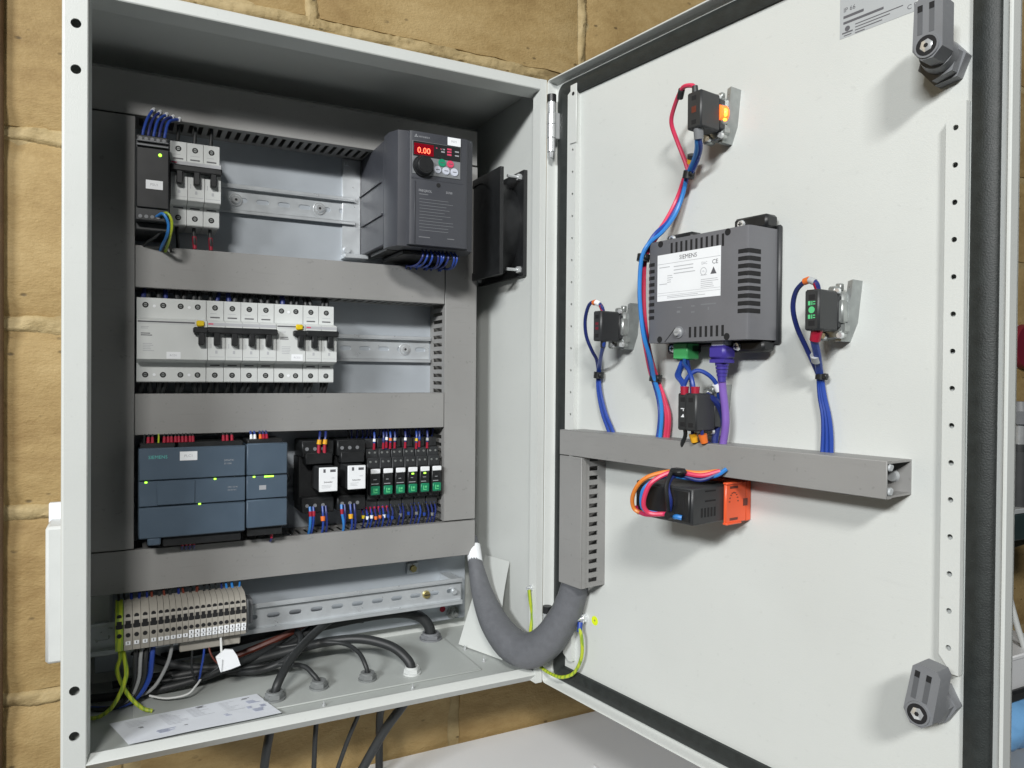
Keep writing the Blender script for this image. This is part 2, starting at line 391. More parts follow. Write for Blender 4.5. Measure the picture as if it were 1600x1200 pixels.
# rough mortar smeared along the joints that show
from mathutils import noise as mnoise
def joint(p0, p1, horiz):
    b = MB(); n_ = int((p1[0]-p0[0] if horiz else p1[1]-p0[1])/3.5); rows = 7; vs = []
    for i in range(n_+1):
        for j in range(rows):
            t_ = (j/(rows-1)-.5); wd = 19+9*mnoise.noise(Vector((i*.09, p0[0]*.01+p0[1]*.03, 2)))
            a = p0[0 if horiz else 1]+i*3.5; c = p0[1 if horiz else 0]+t_*wd+5*mnoise.noise(Vector((i*.05, p0[1], 5)))
            h = -206.6-6.*(2*t_)**4-1.6+3.4*mnoise.noise(Vector((a*.035, c*.09, 1)))+2.4*mnoise.noise(Vector((a*.16, c*.3, 7)))+1.0*mnoise.noise(Vector((a*.4, c*.6, 3)))+(.7*math.exp(-((t_-.28)/.12)**2) if horiz else 0)
            vs.append((a, c, h) if horiz else (c, a, h))
    fs = [(i*rows+j, (i+1)*rows+j, (i+1)*rows+j+1, i*rows+j+1) for i in range(n_) for j in range(rows-1)]
    b.add(vs, fs); part('mortar_joint', b, 'mortar', wall, sharp=75)
for z in (4, 213.5, 423, 634): joint((-130, z), (2, z), True)
joint((120, 828), (760, 828), True)
joint((268, 824), (268, 1030), False); joint((684, 824), (684, 1030), False)
joint((2, 4), (160, 4), True)

# brown cable clipped to the wall at the far left
cb = thing('wall_cable', 'brown cable clipped upright to the wall left of the cabinet', 'cable', CAB, (-70, -300, -200))
part('cable', MB().tube([(-73, -500, -200), (-72, 100, -199), (-72, 500, -200), (-73, 1100, -200)], 6.5, 10), 'bcable', cb)
for z in ():
    part('cable_clip', MB().box(-82, -62, z-9, z+9, -207, -191, 0, 3), 'white', cb)
# white cover on the wall behind the cabinet
wb = thing('wall_trunking', 'white plastic cover box fixed to the wall behind the cabinet edge', 'box', CAB, (10, 50, -206))
part('cover', MB().box(-23, 40, 58, 205, -205, -150, 0, 3), 'white', wb)
part('backplate', MB().box(-23.5, 42, 52, 223, -209, -200, 0, 1), 'paper', wb)

# ================================================================== ENCLOSURE
enc = thing('electrical_enclosure', 'open light grey steel control cabinet with its door swung wide', 'cabinet', CAB, (0, 0, 0))
part('side_panel', MB().box(0, 1.5, 1, 724, -200, -2.2, 0, .5), 'paint', enc)
part('side_panel', MB().box(498.5, 500, 1, 724, -200, -2.2, 0, .5), 'paint', enc)
part('top_panel', MB().box(1.7, 498.3, 723, 724.8, -200, -2.2), 'paint', enc)
part('back_panel', MB().box(.2, 499.8, 2, 724.6, -201.5, -200.02), 'paint', enc)
bt = part('bottom_panel', MB().box(1.7, 498.3, 1, 12, -200, -13.2), 'dimfloor', enc)
part('gland_plate', MB().box(60, 437, 12.2, 14, -163, -37, 0, .6), 'dimfloor', bt)
ff = MB()
zs = [0, 39.2, 80.6, 642.5, 683.7, 725]
cells = [(0, 60, 39.2), (60, 100, 80.6), (620, 663, 642.5), (663, 725, 683.7)]
for a, b, h in cells: ff.holecell(2.2, 20, a, b, 11, h, 4.3, 4.3, -2, 0, n=18)
ff.box(2.2, 20, 100, 620, -2, 0)
ff.prism([(2.2, 0), (.6, -.9), (0, -2.6), (2.2, -2.6)], 0, 725, 'v')                   # rolled outer edge
ff.box(1.8, 21, 1, 724, -15.6, -14.6)  # strip added behind the flange holes to stop light passing through
ff.prism([(20, 0), (20.9, -.8), (23.2, -15), (22, -15), (19.6, -2)], 12, 713, 'v')     # return lip
part('front_frame', ff, 'paint', enc)
part('front_frame', MB().prism([(725, -1.2), (723.6, 0), (713.2, 0), (712.2, -.8), (709.5, -24), (711, -24), (713.8, -2.4), (725, -2.4)], 20.1, 491.2, 'u'), 'paint', enc)
part('front_frame', MB().prism([(491.3, 0), (500, 0), (500, -2.1), (493, -2.1), (491, -15), (489.8, -15)], 0, 725, 'v'), 'paint', enc)
part('front_frame', MB().prism([(-1.5, -14), (10.2, 0), (11.2, -.4), (16.5, -9.5), (15, -14.5), (12.2, -14.5)], 20.1, 491.2, 'u'), 'paint', enc)
st = MB(); st.cyl((498, 113, -10), (489, 113, -10), 4.6, 3.8, 6, 0); st.cyl((489, 113, -10), (484, 113, -10), 2.4, 2.4, 10, 0)
part('earth_stud', st, 'chrome', enc)
for (u, w) in ((243, -24), (344, -24), (452, -62), (447, -110)):
    sc = MB(); sc.cyl((u, 12.1, w), (u, 14.6, w), 2.2, 1.6, 10); sc.cyl((u, 14.6, w), (u, 18, w), .9, .7, 8)
    part('panel_screw', sc, 'chrome', enc)

# ---- the door
dm = MB(); dm.box(0, 498, 0, 725, -14, -12)
dm.sweep(0, 498, 0, 725, [(0, -14), (0, -1), (.8, 0), (2.0, 0), (2.6, -1), (2.8, -8.5), (5.2, -12.02)], R=5)
door = put('door', mesh_of('door', dm, 'paint'), enc); door.matrix_local = CAB.inverted() @ DOOR; ORG[door.name] = (0, 0, 0)
door['label'] = 'wide open cabinet door with black gasket and perforated rails'
part('gasket', MB().sweep(2.5, 496, 0, 725, [(8.5, -12.1), (8.6, -8.6), (10.5, -7.2), (14, -6.4), (17, -5.6), (20, -6.2), (24.5, -7.4), (26.4, -8.8), (26.6, -12.1)], R=20, seg=6), 'gasket', door)
def prail(u0, u1, v0, v1, wt, holes, hu, r, taper):
    b = MB(); hs = sorted(holes); cuts = [v0+taper]+[(hs[i]+hs[i+1])/2 for i in range(len(hs)-1)]+[v1-taper]
    for i, h in enumerate(hs): b.holecell(u0, u1, cuts[i], cuts[i+1], hu, h, r, r, wt-1.4, wt, n=12)
    if taper: b.prism([(u0, v0+taper), (u1, v0+taper), (u1, v0), ((u0+2*u1)/3, v0)], wt-1.4, wt, 'w'); b.prism([(u0, v1-taper), ((u0+2*u1)/3, v1), (u1, v1), (u1, v1-taper)], wt-1.4, wt, 'w')
    b.box(u0, u0+1.4, v0+taper, v1-taper, -11.9, wt-1.45); b.box(u1-1.4, u1, v0, v1, -11.9, wt-1.45)
    return b
holes = [548.4-26.45*i for i in range(15)]
part('mounting_rail', prail(454, 467.5, 160, 566, -5.5, holes, 460.5, 2.0, 12), 'paint', door)
h2 = [684-25.6*i for i in range(25)]
part('mounting_rail', prail(32, 47, 38, 705, -6, h2, 41.5, 1.5, 6), 'paint', door)
tb = MB(); tb.box(38, 49, 640, 708, -6, -4.6, 0, .5); tb.cyl((43.5, 697, -4.5), (43.5, 697, -4.3), 2.2, 2.2, 12, 1); part('rail_bracket', tb, ['paint', 'dark'], door)
def hinge(v0, v1):
    b = MB(); L = v1-v0; c = (12.5, 2.5)
    b.cyl((*c[:1], v0, c[1]), (c[0], v0+L*.09, c[1]), 2.6, 3.6, 14, 0)
    for a, e, r, m in ((.09, .30, 5.0, 0), (.31, .52, 5.6, 0), (.53, .70, 5.5, 0), (.71, .88, 5.0, 0), (.88, 1., 5.5, 1)): b.cyl((c[0], v0+L*a, c[1]), (c[0], v0+L*e, c[1]), r, r, 16, m)
    b.box(7, 17, v0+L*.3, v0+L*.72, -11.8, 2, 0, .8)
    return part('hinge', b, ['chrome', 'black'], door)
hinge(629, 703); hinge(28, 96)
def latch(zc, flip):
    b = MB(); u0, u1 = 447, 467
    # tongue
    b.prism([(u0, zc-14), (u0+1, zc+18), (u0+4, zc+21), (u1-3, zc+21), (u1, zc+17), (u1, zc-16), (u1-6, zc-22), (u0+6, zc-22)], 14, 30, 'w')
    b.box(u0+3.4, u0+6.8, zc-4, zc+16, 30.02, 30.2, 3); b.box(u0+11.2, u0+14.6, zc-4, zc+16, 30.02, 30.2, 3); b.box(u0+3.4, u0+6.8, zc+11.5, zc+16, 30.2, 30.3, 1); b.box(u0+11.2, u0+14.6, zc+11.5, zc+16, 30.2, 30.3, 1)
    b.cyl((457, zc-13, 29.5), (457, zc-13, 31.2), 8.6, 8.2, 22, 0); b.cyl((457, zc-13, 31.2), (457, zc-13, 31.35), 6.9, 6.9, 20, 1)
    b.cyl((457, zc-13, 31.3), (457, zc-13, 31.8), 4.6, 3.4, 6, 2); b.cyl((457, zc-13, 31.8), (457, zc-13, 32.), 1.6, 1.6, 6, 1)
    # housing below, stepped and six-sided
    cu, cz = 452.5, zc-15
    def hexa(r, a=0): return [(cu+r*math.cos(math.radians(60*i+a)), cz+r*math.sin(math.radians(60*i+a))) for i in range(6)]
    b.prism(hexa(15.5, 8), -12, -3, 'w'); b.prism(hexa(14, 14), -3, 5, 'w'); b.cyl((454, zc-13, 5), (455.5, zc-13, 14.2), 12, 11, 22, 0)
    return part('latch', b, ['latch', 'dark', 'chrome', 'latchd'], door)
latch(611, 1).matrix_local = Matrix.Identity(4)
lb = latch(152, 1)
lb.matrix_local = Matrix.Translation((.457, .139, 0)) @ Matrix.Rotation(math.radians(-9), 4, 'Z') @ Matrix.Translation((-.457, -.139, 0))
# rating sticker and earth sticker
rs = part('rating_label', MB().box(368, 429, 645, 690, -11.95, -11.8), 'sticker', door)
text(rs, 'IP 66', 371, 667, -11.75, 5, 'ink')
pl = MB(); lines(pl, 371, 388, 661.5, -11.8, 2.2, ragged=False); lines(pl, 371, 404, 656.8, -11.8, 2.0, ragged=False)
for i, e in enumerate((419, 409, 403)): lines(pl, 381, e, 652.8-2.4*i, -11.8, .8, ragged=False)
lines(pl, 381, 389, 645.9, -11.8, .8, ragged=False)
pl.cyl((374.5, 651.8, -11.8), (374.5, 651.8, -11.74), 2.2, 2.2, 14); pl.box(370, 379, 648.2, 649.4, -11.8, -11.74); pl.box(371.5, 378, 646.2, 647, -11.8, -11.74)
part('printed_line', pl, 'ink', rs).matrix_local = Matrix.Identity(4)
text(rs, 'C E', 422, 649.5, -11.75, 5, 'ink')
es = part('earth_sticker', MB().cyl((80.5, 94, -11.95), (80.5, 94, -11.8), 5.2, 5.2, 24), 'hiyel', door)
text(es, '\u23da' if False else '+', 80.5, 94, -11.75, 6, 'ink', 'CENTER')
dbolt = MB(); dbolt.cyl((64, 93, -12), (64, 93, -9.5), 5.6, 5.6, 18); dbolt.cyl((64, 93, -9.5), (64, 93, -5), 4.8, 4.6, 6); dbolt.cyl((64, 93, -5), (64, 93, 1), 2.6, 2.2, 12)
part('earth_stud', dbolt, 'chrome', door)

# ================================================================== MOUNTING PLATE
mp = thing('mounting_plate', 'galvanised steel mounting plate across the back of the cabinet', 'plate', CAB, (250, 30, -182))
part('plate', MB().box(22, 478, 30, 702, -182, -180, 0, .6), 'galv', mp)
nb = MB(); nb.box(391, 407, 101, 116, -179.9, -176, 0, .8); nb.cyl((399, 108.5, -176), (399, 108.5, -172), 5, 4.6, 6, 1); part('square_nut', nb, ['rail', 'brass'], mp)
nb = MB(); nb.cyl((459, 40, -180), (459, 40, -177.5), 9, 9, 20, 0); nb.cyl((459, 40, -177.5), (459, 40, -171), 6.4, 6, 6, 0); nb.cyl((459, 40, -171), (459, 40, -164), 3, 2.7, 12, 0); part('plate_bolt', nb, ['zamak'], mp)
part('red_dot', MB().cyl((444, 46, -179.95), (444, 46, -179.4), 4.2, 4.2, 16), 'red', mp)

# ================================================================== WIRING DUCTS
def duct(label, frame, u0, u1, v0, v1, wb, wf, ax, sides=(1, 1), mat_='duct', ds=.0):
    t = thing('wiring_duct', label, 'cable duct', frame, ((u0+u1)/2, v0, wb), 'slotted grey wiring ducts')
    c = MB(); lip = 7
    if ax == 'u':
        c.box(u0, u1, v0-.7, v1+.7, wf-1.6, wf, 0, .5); c.box(u0, u1, v0-.7, v0-.05, wf-lip, wf-1.6); c.box(u0, u1, v1+.05, v1+.7, wf-lip, wf-1.6)
    else:
        c.box(u0-.7, u1+.7, v0, v1, wf-1.6, wf, 0, .5); c.box(u0-.7, u0-.05, v0, v1, wf-lip, wf-1.6); c.box(u1+.05, u1+.7, v0, v1, wf-lip, wf-1.6)
    part('cover', c, mat_, t)
    part('base', MB().box(u0, u1, v0, v1, wb, wb+1.5), mat_, t)
    s0, s1, wt = wb+11, wf-12, wf-1.7
    for k in (0, 1):
        b = MB()
        A0, A1 = (u0, u1) if ax == 'u' else (v0, v1)
        P0, P1 = ((v0, v0+1.5), (v1-1.5, v1))[k] if ax == 'u' else ((u0, u0+1.5), (u1-1.5, u1))[k]
        def bb(a0, a1, w0, w1):
            if ax == 'u': b.box(a0, a1, P0, P1, w0, w1)
            else: b.box(P0, P1, a0, a1, w0, w1)
        bb(A0, A1, wb+1.5, s0); bb(A0, A1, s1, wt)
        if sides[k]:
            n = int((A1-A0)/10.); p = (A1-A0)/n
            for i in range(n): bb(A0+i*p, A0+i*p+5.4, s0, s1)
        else: bb(A0, A1, s0, s1)
        part('slotted_side', b, mat_, t)
    return t
PL, FR = -180, -125
duct('shaded upright slotted grey duct down the left inside of the cabinet', CAB, 18.5, 60, 179, 646.5, PL, FR, 'v')
duct('shaded horizontal slotted grey duct along the top inside the cabinet', CAB, 18.5, 466.5, 649, 693, PL, FR, 'u')
duct('grey duct between the top breaker row and the long white breaker row', CAB, 61.2, 421.4, 463.5, 507.5, PL, FR, 'u')
duct('grey duct between the white breaker row and the blue controller', CAB, 61.2, 421.4, 303, 346.5, PL, FR, 'u')
duct('upright grey duct along the right of the mounting plate below the fan', CAB, 423, 466.5, 179.5, 646.5, PL, FR, 'v')
duct('long grey duct below the controller and above the terminal strip', CAB, 18.5, 467.3, 132.5, 177, PL, FR, 'u')
dd_ = duct('horizontal grey duct with open end across the inside of the door', DOOR, 59, 430, 283.2, 309.6, -11.9, 24, 'u', sides=(0, 0))
rv = MB()
for z in (287.6, 305.2): rv.cyl((426.5, z, 12), (426.5, z, 22.6), 2.4, 2.4, 12, 0); rv.cyl((430.1, z, 20), (431.4, z, 20), 2.8, 2.2, 14, 0)
rv.cyl((417, 296, -10.4), (417, 296, -7.5), 5, 4, 14, 0)
part('rivet', rv, 'sticker', dd_)
duct('short upright slotted duct on the door beside the hinge', DOOR, 60, 96, 139, 281.8, -11.9, 24, 'v')

# ================================================================== DIN RAILS
def rail(label, u0, u1, vc, wb, dv=0., solid=False):
    t = thing('din_rail', label, 'mounting rail', CAB, ((u0+u1)/2, vc, wb), 'zinc plated mounting rails')
    b = MB(); n = int((u1-u0)/25); p = (u1-u0)/n
    for i in range(n): b.holecell(u0+i*p, u0+(i+1)*p, vc-12.4, vc+12.4, u0+(i+.5)*p, vc, 7.5, 2.9, wb, wb+1, stad=True, n=20, sides=False)
    for s in (-1, 1):
        b.box(u0, u1, vc+s*12.4, vc+s*13.5, wb, wb+7.5); b.box(u0, u1, vc+s*13.5, vc+s*17.5, wb+6.4, wb+7.5, 0, .4)
    part('rail', b, 'rail', t); return t
def railscrew(t, u, v, w):
    b = MB(); b.cyl((u, v, w), (u, v, w+1.2), 7.8, 7.6, 24, 0); b.cyl((u, v, w+1.2), (u, v, w+3.6), 6., 4.2, 20, 0); b.cyl((u, v, w+3.55), (u, v, w+3.75), 1.7, 1.7, 6, 1)
    part('screw', b, ['chrome', 'dark'], t)
r1 = rail('zinc rail carrying the power supply and three pole breaker', 62, 316, 580.5, PL); railscrew(r1, 170.5, 580, PL+1); railscrew(r1, 271, 580.5, PL+1)
r2 = rail('zinc rail carrying the long row of white breakers', 62, 421, 404.5, PL); railscrew(r2, 386, 404.5, PL+1)
r3 = rail('zinc rail behind the blue controller and the relays', 62, 421, 240, PL); railscrew(r3, 229.5, 240.5, PL+1)
r4 = rail('slotted zinc rail low in the cabinet carrying the terminal strip', 18, 452, 83.5, -137)
for u in (30, 447):
    part('rail_bracket', MB().box(u-7, u+7, 70, 97, -179.8, -137.1, 0, .8), 'rail', r4)
b = MB(); b.cyl((403, 83, -136), (403, 83, -132.5), 5.4, 4.6, 18, 0); b.box(399, 407, 82.4, 83.6, -132.5, -132.3, 1); part('screw', b, ['brass', 'dark'], r4)
b = MB(); b.cyl((441, 83, -136), (441, 83, -130), 3.6, 3.2, 12, 0); part('screw', b, ['rail'], r4)

# ================================================================== small helpers for wiring
def bundle(name, label, cat, frame, org, group=None): return thing(name, label, cat, frame, org, group)
def wire(t, path, r, m, n=8, sub=5, name='wire'): return part(name, MB().tube(path, r, n, 0, sub), m, t)
def ferrule(wr, p, q, r, m, name='ferrule'): return part(name, MB().cyl(p, q, r, r*.85, 10), m, wr)

# ================================================================== ROW 1: power supply
ps = thing('power_supply', 'dark slim power supply with green light at upper left', 'power supply', CAB, (76, 520, -172))
b = MB(); b.box(60.2, 92.4, 528, 611, -172, -84, 0, 1); b.box(61, 91.5, 520, 528, -172, -96, 0, 1); b.box(61, 91.5, 611, 619, -172, -94, 0, 1)
part('housing', b, 'charcoal', ps)
part('front_cover', MB().box(61.2, 91.6, 541, 603, -84, -81.5, 0, .8), 'black', ps)
b = MB(); b.box(61.5, 91.2, 604.5, 606.2, -84, -81, 0, .4); b.box(61.5, 91.2, 609, 610.4, -84, -80.6, 0, .4); part('vent_rib', b, 'latch', ps)
b = MB()
for i in range(5): b.cyl((65+i*5.6, 615, -93.9), (65+i*5.6, 615, -93.2), 1.9, 1.9, 10)
for i in range(5): b.cyl((65+i*5.6, 532, -83.9), (65+i*5.6, 532, -83.2), 1.9, 1.9, 10)
part('terminal_screw', b, 'latch', ps)['kind'] = 'stuff'
part('status_light', MB().cyl((83.3, 596.5, -81.5), (83.3, 596.5, -80.4), 1.7, 1.3, 12), 'ledg', ps)
lb = part('label', MB().box(70, 86, 560.5, 569.6, -81.4, -81.1), 'label', ps); text(lb, 'PSU1', 78, 565, -81.05, 3.6, 'inkp', 'CENTER')
t = bundle('wire_bundle', 'dark blue wires with white ends looping from power supply top into duct', 'wires', CAB, (80, 618, -110))
for i in range(5):
    u = 67+i*5.2; wr = wire(t, [(u, 612, -101), (u+1, 624, -99), (u+5, 640, -106), (u+11+i*1.2, 655-i*1.5, -121), (u+12+i*1.2, 660-i*1.5, -135)], 1.5, 'wdblue' if i % 2 else 'wblue')
    ferrule(wr, (u+10.2+i*1.2, 653-i*1.5, -118), (u+12+i*1.2, 657.5-i*1.5, -125), 2., 'label', 'wire_marker')
t = bundle('wire_bundle', 'light blue and green yellow wires looping under the power supply', 'wires', CAB, (86, 515, -90))
wire(t, [(80, 533, -85), (86, 535, -76), (91, 525, -76), (90, 514, -84), (86, 506, -120), (82, 496, -150)], 1.5, 'wlblue')
wire(t, [(84, 535, -85), (90, 536, -76), (94.5, 527, -77), (93, 513, -86), (91, 505, -120), (88, 496, -150)], 1.5, 'gy')
wire(t, [(86, 522, -100), (80, 515, -104), (70, 509, -122), (66, 500, -150)], 1.3, 'wblack')
wire(t, [(90, 522, -100), (92, 514, -104), (96, 505, -122), (96, 496, -150)], 1.4, 'wblack')

# ================================================================== breakers
def pole(t, u0, u1, v0, v1, n0, n1, ws, wn, face='white'):
    g = .25
    prof = [(v0, -172), (v0, ws-1), (v0+1, ws), (n0-2.5, ws), (n0, wn-1), (n0+1, wn), (n1-1, wn), (n1, wn-1), (n1+2.5, ws), (v1-1, ws), (v1, ws-1), (v1, -172)]
    return part('pole', MB().prism(prof, u0+g, u1-g, 'u'), face, t)
def terminals(p, us, vs, w):
    for u in us:
        for v in vs:
            b = MB(); b.cyl((u, v, w-.5), (u, v, w+.12), 3.1, 3.1, 16, 0); b.cyl((u, v, w+.1), (u, v, w+.35), 1.9, 1.7, 12, 1); b.box(u-1.6, u+1.6, v-.3, v+.3, w+.35, w+.45, 0)
            part('terminal_screw', b, ['dark', 'zamak'], p)
def togglebar(t, us, u0, u1, vb0, vb1, vt0, wn):
    b = MB(); b.box(u0, u1, vb0, vb1, wn+.2, wn+9, 0, 1.2)
    for u in us: b.box(u-3.1, u+3.1, vt0, vb0+1, wn+.1, wn+8.2, 0, .8)
    return part('toggle', b, 'black', t)
def breaker(label, u0, np_, pw, vc, style, wires_top=True, group='modular breakers'):
    ws, wn = -125, -110; v0, v1 = vc-46, vc+46; n0, n1 = vc-22, vc+21.5
    t = thing('circuit_breaker', label, 'breaker', CAB, (u0+np_*pw/2, v0, -172), group)
    u1 = u0+np_*pw
    poles = []
    if style == 'mcb':
        for i in range(np_):
            p = pole(t, u0+i*pw, u0+(i+1)*pw, v0, v1, n0, n1, ws, wn); poles.append(p); c = u0+(i+.5)*pw
            terminals(p, [c], [v1-8, v0+8], ws)
            q = MB(); q.box(c-5, c+5, v1-19.6, v1-18.2, ws, ws+.2, 0); q.box(c-5, c+5, v0+18.4, v0+19.8, ws, ws+.2, 0)
            part('label_slot', q, 'ink', p)
            q = MB(); q.box(c-1.2, c+1.2, n0+8, n0+11.5, wn, wn+.12, 0); q.box(c-6, c-5.2, n0+14, n0+19, wn, wn+.12, 0); q.box(c+5.2, c+6, n0+14, n0+19, wn, wn+.12, 0); q.box(c-7.5, c+7.5, n0+4.2, n0+4.6, wn, wn+.1, 0); lines(q, c-5, c+5, v1-14.5, ws, .5, 0); part('printed_mark', q, 'inkp', p)['kind'] = 'stuff'
        q = MB(); q.box(u0+.6, u1-.6, n1-4.6, n1-1.2, wn, wn+.12, 1); q.box(u0+.8, u0+6, n1-3.4, n1-2, wn+.12, wn+.2, 0); lines(q, u0+2, u0+13, n1-6.2, wn, .7, 1, 2, 1.6); part('printed_band', q, ['pink', 'inkp'], t)
        togglebar(t, [u0+(i+.5)*pw for i in range(np_)], u0-1.2, u1+.2, vc+8, vc+15, vc-5, wn)
    else:
        p = pole(t, u0, u1, v0, v1, n0, n1, ws, wn); poles.append(p)
        cs = [u0+(i+.5)*pw for i in range(np_)]
        terminals(p, cs, [v1-8, v0+8], ws)
        for i in range(0, np_, 2):
            for v in (v1-9, v0+8): part('white_plug', MB().cyl((u0+(i+1)*pw, v, ws), (u0+(i+1)*pw, v, ws+.4), 1.6, 1.6, 12), 'label', p)
        q = MB(); q.box(u0+1, u1-(13 if np_ > 2 else 2), n1-3.2, n1-1.6, wn, wn+.12, 1)
        lines(q, u0+4, u0+15, n1-15, wn, 1., 1, 2, 2); lines(q, u0+6, u0+17, n1-26, wn, .7, 0, 5, 1.9); q.box(u0+1.5, u1-1.5, n1-4.6, n1-4.3, wn, wn+.1, 0); lines(q, u0+4, u0+12, n1-8, wn, .6, 0, 2, 1.6); part('printed_line', q, ['inkp', 'ink'], t)
        part('test_button', MB().box(u1-11.5, u1-3.2, n1-6, n1+.4, wn, wn+2.6, 0, 1.2), 'yellow', t)
        togglebar(t, [u1-6.5], u1-15, u1-.2, vc+8, vc+14.5, vc-5, wn)
        lb = part('label', MB().box(*((u0+29, u0+43) if np_ > 2 else (u0+17, u0+30)), n0+1.5, n0+9, wn+.02, wn+.3), 'label', t)
        text(lb, 'RCD%d' % (1 if np_ > 2 else 2), u0+(36 if np_ > 2 else 23.5), n0+5.2, wn+.32, 3, 'inkp', 'CENTER')
    return t
R2 = [(62.4, 4, 17.55, 'rcd', 'wide white residual current breaker with yellow button at left of the row'),
      (132.7, 4, 18.45, 'mcb', 'four pole white breaker with black toggle bar beside the wide yellow-button unit'),
      (206.6, 2, 16.6, 'rcd', 'narrow white residual current breaker with yellow button'),
      (239.9, 2, 18.4, 'mcb', 'two pole white breaker at the right end of its row')]
for i, (u, n_, pw, stl, lab) in enumerate(R2):
    breaker(lab, u, n_, pw, 406, stl)
    for top in (0, 1):
        t = bundle('wire_bundle', 'black wires %s %s' % (('leaving the bottom of', 'entering the top of')[top], ('the wide yellow-button breaker', 'the four pole breaker', 'the narrow yellow-button breaker', 'the rightmost two pole breaker')[i]), 'wires', CAB, (u, 455 if top else 350, -145))
        for k in range(n_):
            c = u+(k+.5)*pw
            for d in ((-3.2, 3.2) if (k+i) % 2 else (-2., 3.6)):
                a = random.uniform(-3, 3)
                if top: wire(t, [(c+d, 449, -138), (c+d+a*.3, 455, -138), (c+d+a, 462, -142), (c+d+a*1.4, 474, -150)], random.uniform(2.2, 3.0), random.choice(('wblack', 'wblack', 'wblack', 'wblack', 'wdblue')), 8, 3)
                else: wire(t, [(c+d, 363, -138), (c+d+a*.3, 356, -138), (c+d+a, 349, -142), (c+d+a*1.4, 337, -150)], random.uniform(2.2, 3.0), 'wblack', 8, 3)
breaker('three pole white breaker with black toggle bar beside the power supply', 94.8, 3, 17.1, 580, 'mcb')
t = bundle('wire_bundle', 'black wires entering the top of the three pole breaker', 'wires', CAB, (120, 628, -145))
for c in (103, 120.5, 137.5): wire(t, [(c, 622, -138), (c+.5, 632, -137), (c+1.5, 644, -140), (c+2, 660, -150)], 2., 'wblack', 8, 3)
t = bundle('wire_bundle', 'black wires with red ends under the three pole breaker', 'wires', CAB, (120, 520, -145))
for c in (103, 120.5, 137.5):
    wr = wire(t, [(c, 537, -138), (c, 528, -136), (c+.6, 518, -134), (c+1, 508, -138), (c+1, 495, -150)], 1.9, 'wblack', 8, 3)
    if c > 110: ferrule(wr, (c+.3, 524, -135.2), (c+.8, 510, -135), 2.5, 'red')

# ================================================================== variable frequency drive
vd = thing('motor_drive', 'slate grey motor drive with red lit display and dial', 'drive', CAB, (376, 519, -178))
b = MB(); b.box(324, 428, 524, 649, -178, -80, 0, 1.5); part('heatsink_body', b, 'vfd2', vd)
b = MB(); b.prism([(324.05, -80), (324.05, -62), (330, -47), (340, -45), (418, -45), (424, -47), (428, -62), (428, -80)], 519.5, 652.5, 'v'); part('housing', b, 'vfd', vd)
fc = MB(); fc.prism([(340, -45), (341.5, -38.5), (345, -37.5), (410, -37.5), (414, -39), (416.5, -45)], 521, 651, 'v'); fcov = part('front_cover', fc, 'vfd', vd)
b = MB(); b.box(343, 408, 596.5, 598, -37.55, -37.2); b.box(346.5, 348, 522, 594, -37.5, -36.6, 0, .3); part('cover_seam', b, 'vfd2', fcov)
b = MB(); b.box(344, 404, 602, 640, -37.4, -36.6, 0, .4); kp = part('keypad', b, 'panel', vd)
part('keypad_window', MB().box(344.6, 403.4, 622.5, 639.4, -36.5, -36.1, 0, .2), 'black', kp)
dsp = part('display', MB().box(345.5, 369.5, 624, 637, -36.05, -35.7), 'ledrp', kp)
text(dsp, '0.00', 357.5, 629, -35.6, 9.5, 'ledr', 'CENTER', sx=1.0)
dk = MB(); dk.cyl((356.5, 611.5, -36.5), (356.5, 611.5, -34), 12.4, 12.2, 32); dk.cyl((356.5, 611.5, -34), (356.5, 611.5, -27.5), 11.2, 10., 32); dk.cyl((356.5, 611.5, -27.5), (356.5, 611.5, -26.9), 8.6, 8, 28); part('dial', dk, 'black', kp)
for (u, v, m, r) in ((380.4, 618.5, 'btng', 4.8), (390.8, 618.3, 'pink', 4.4), (374.9, 609.8, 'btnw', 4.5), (385.4, 609.6, 'btnw', 4.7), (396, 609.4, 'btnw', 4.9)):
    bt_ = MB(); bt_.cyl((u, v, -36.5), (u, v, -35.4), r, r*.9, 22); bo = part('button', bt_, m, kp)
    q = MB(); q.box(u-2.4, u+2.4, v-.4, v+.4, -35.35, -35.25); bo2 = part('button_mark', q, 'ink', kp)
q = MB()
for i, u in enumerate((372.5, 378, 380)): q.box(u, u+1.6, 634-i*.2, 635.2-i*.2, -36.05, -35.9, 0)
for i in range(3): q.box(386.5, 392, 634.5-i*3.2, 636.4-i*3.2, -36.05, -35.9, 0)
for i in range(2): q.box(396.5, 401.5, 633-i*4.6, 634.4-i*4.6, -36.05, -35.9, 1)
for i in range(2): q.box(379, 383.5, 633.5-i*3, 635-i*3, -36.05, -35.9, 1)
part('indicator_print', q, ['pink', 'silver'], kp)
q = MB()  # three diamond mark and maker's name
for a in (90, 210, 330):
    c, s_ = math.cos(math.radians(a)), math.sin(math.radians(a)); P = Vector((348.5, 645.6)); d = Vector((c, s_)); n_ = Vector((-s_, c))
    q.prism([tuple(P), tuple(P+d*1.2+n_*.7), tuple(P+d*2.4), tuple(P+d*1.2-n_*.7)], -37.5, -37.3, 'w')
part('maker_mark', q, 'silver', fcov); text(fcov, 'MITSUBISHI', 351.5, 645.2, -37.35, 2.7, 'silver')
lb = part('label', MB().box(387, 403.5, 640.2, 649.6, -36.0, -35.6), 'label', vd); text(lb, 'INV1', 395, 645, -35.55, 3.6, 'inkp', 'CENTER')
text(fcov, 'FREQROL', 352, 583.5, -37.35, 3.8, 'silver'); text(fcov, 'D700', 386, 584.5, -37.35, 3.6, 'silver')
q = MB(); lines(q, 352.5, 364, 579.5, -37.45, .8)
for i in range(11): lines(q, 353, 397, 574-i*3.6, -37.45, .45)
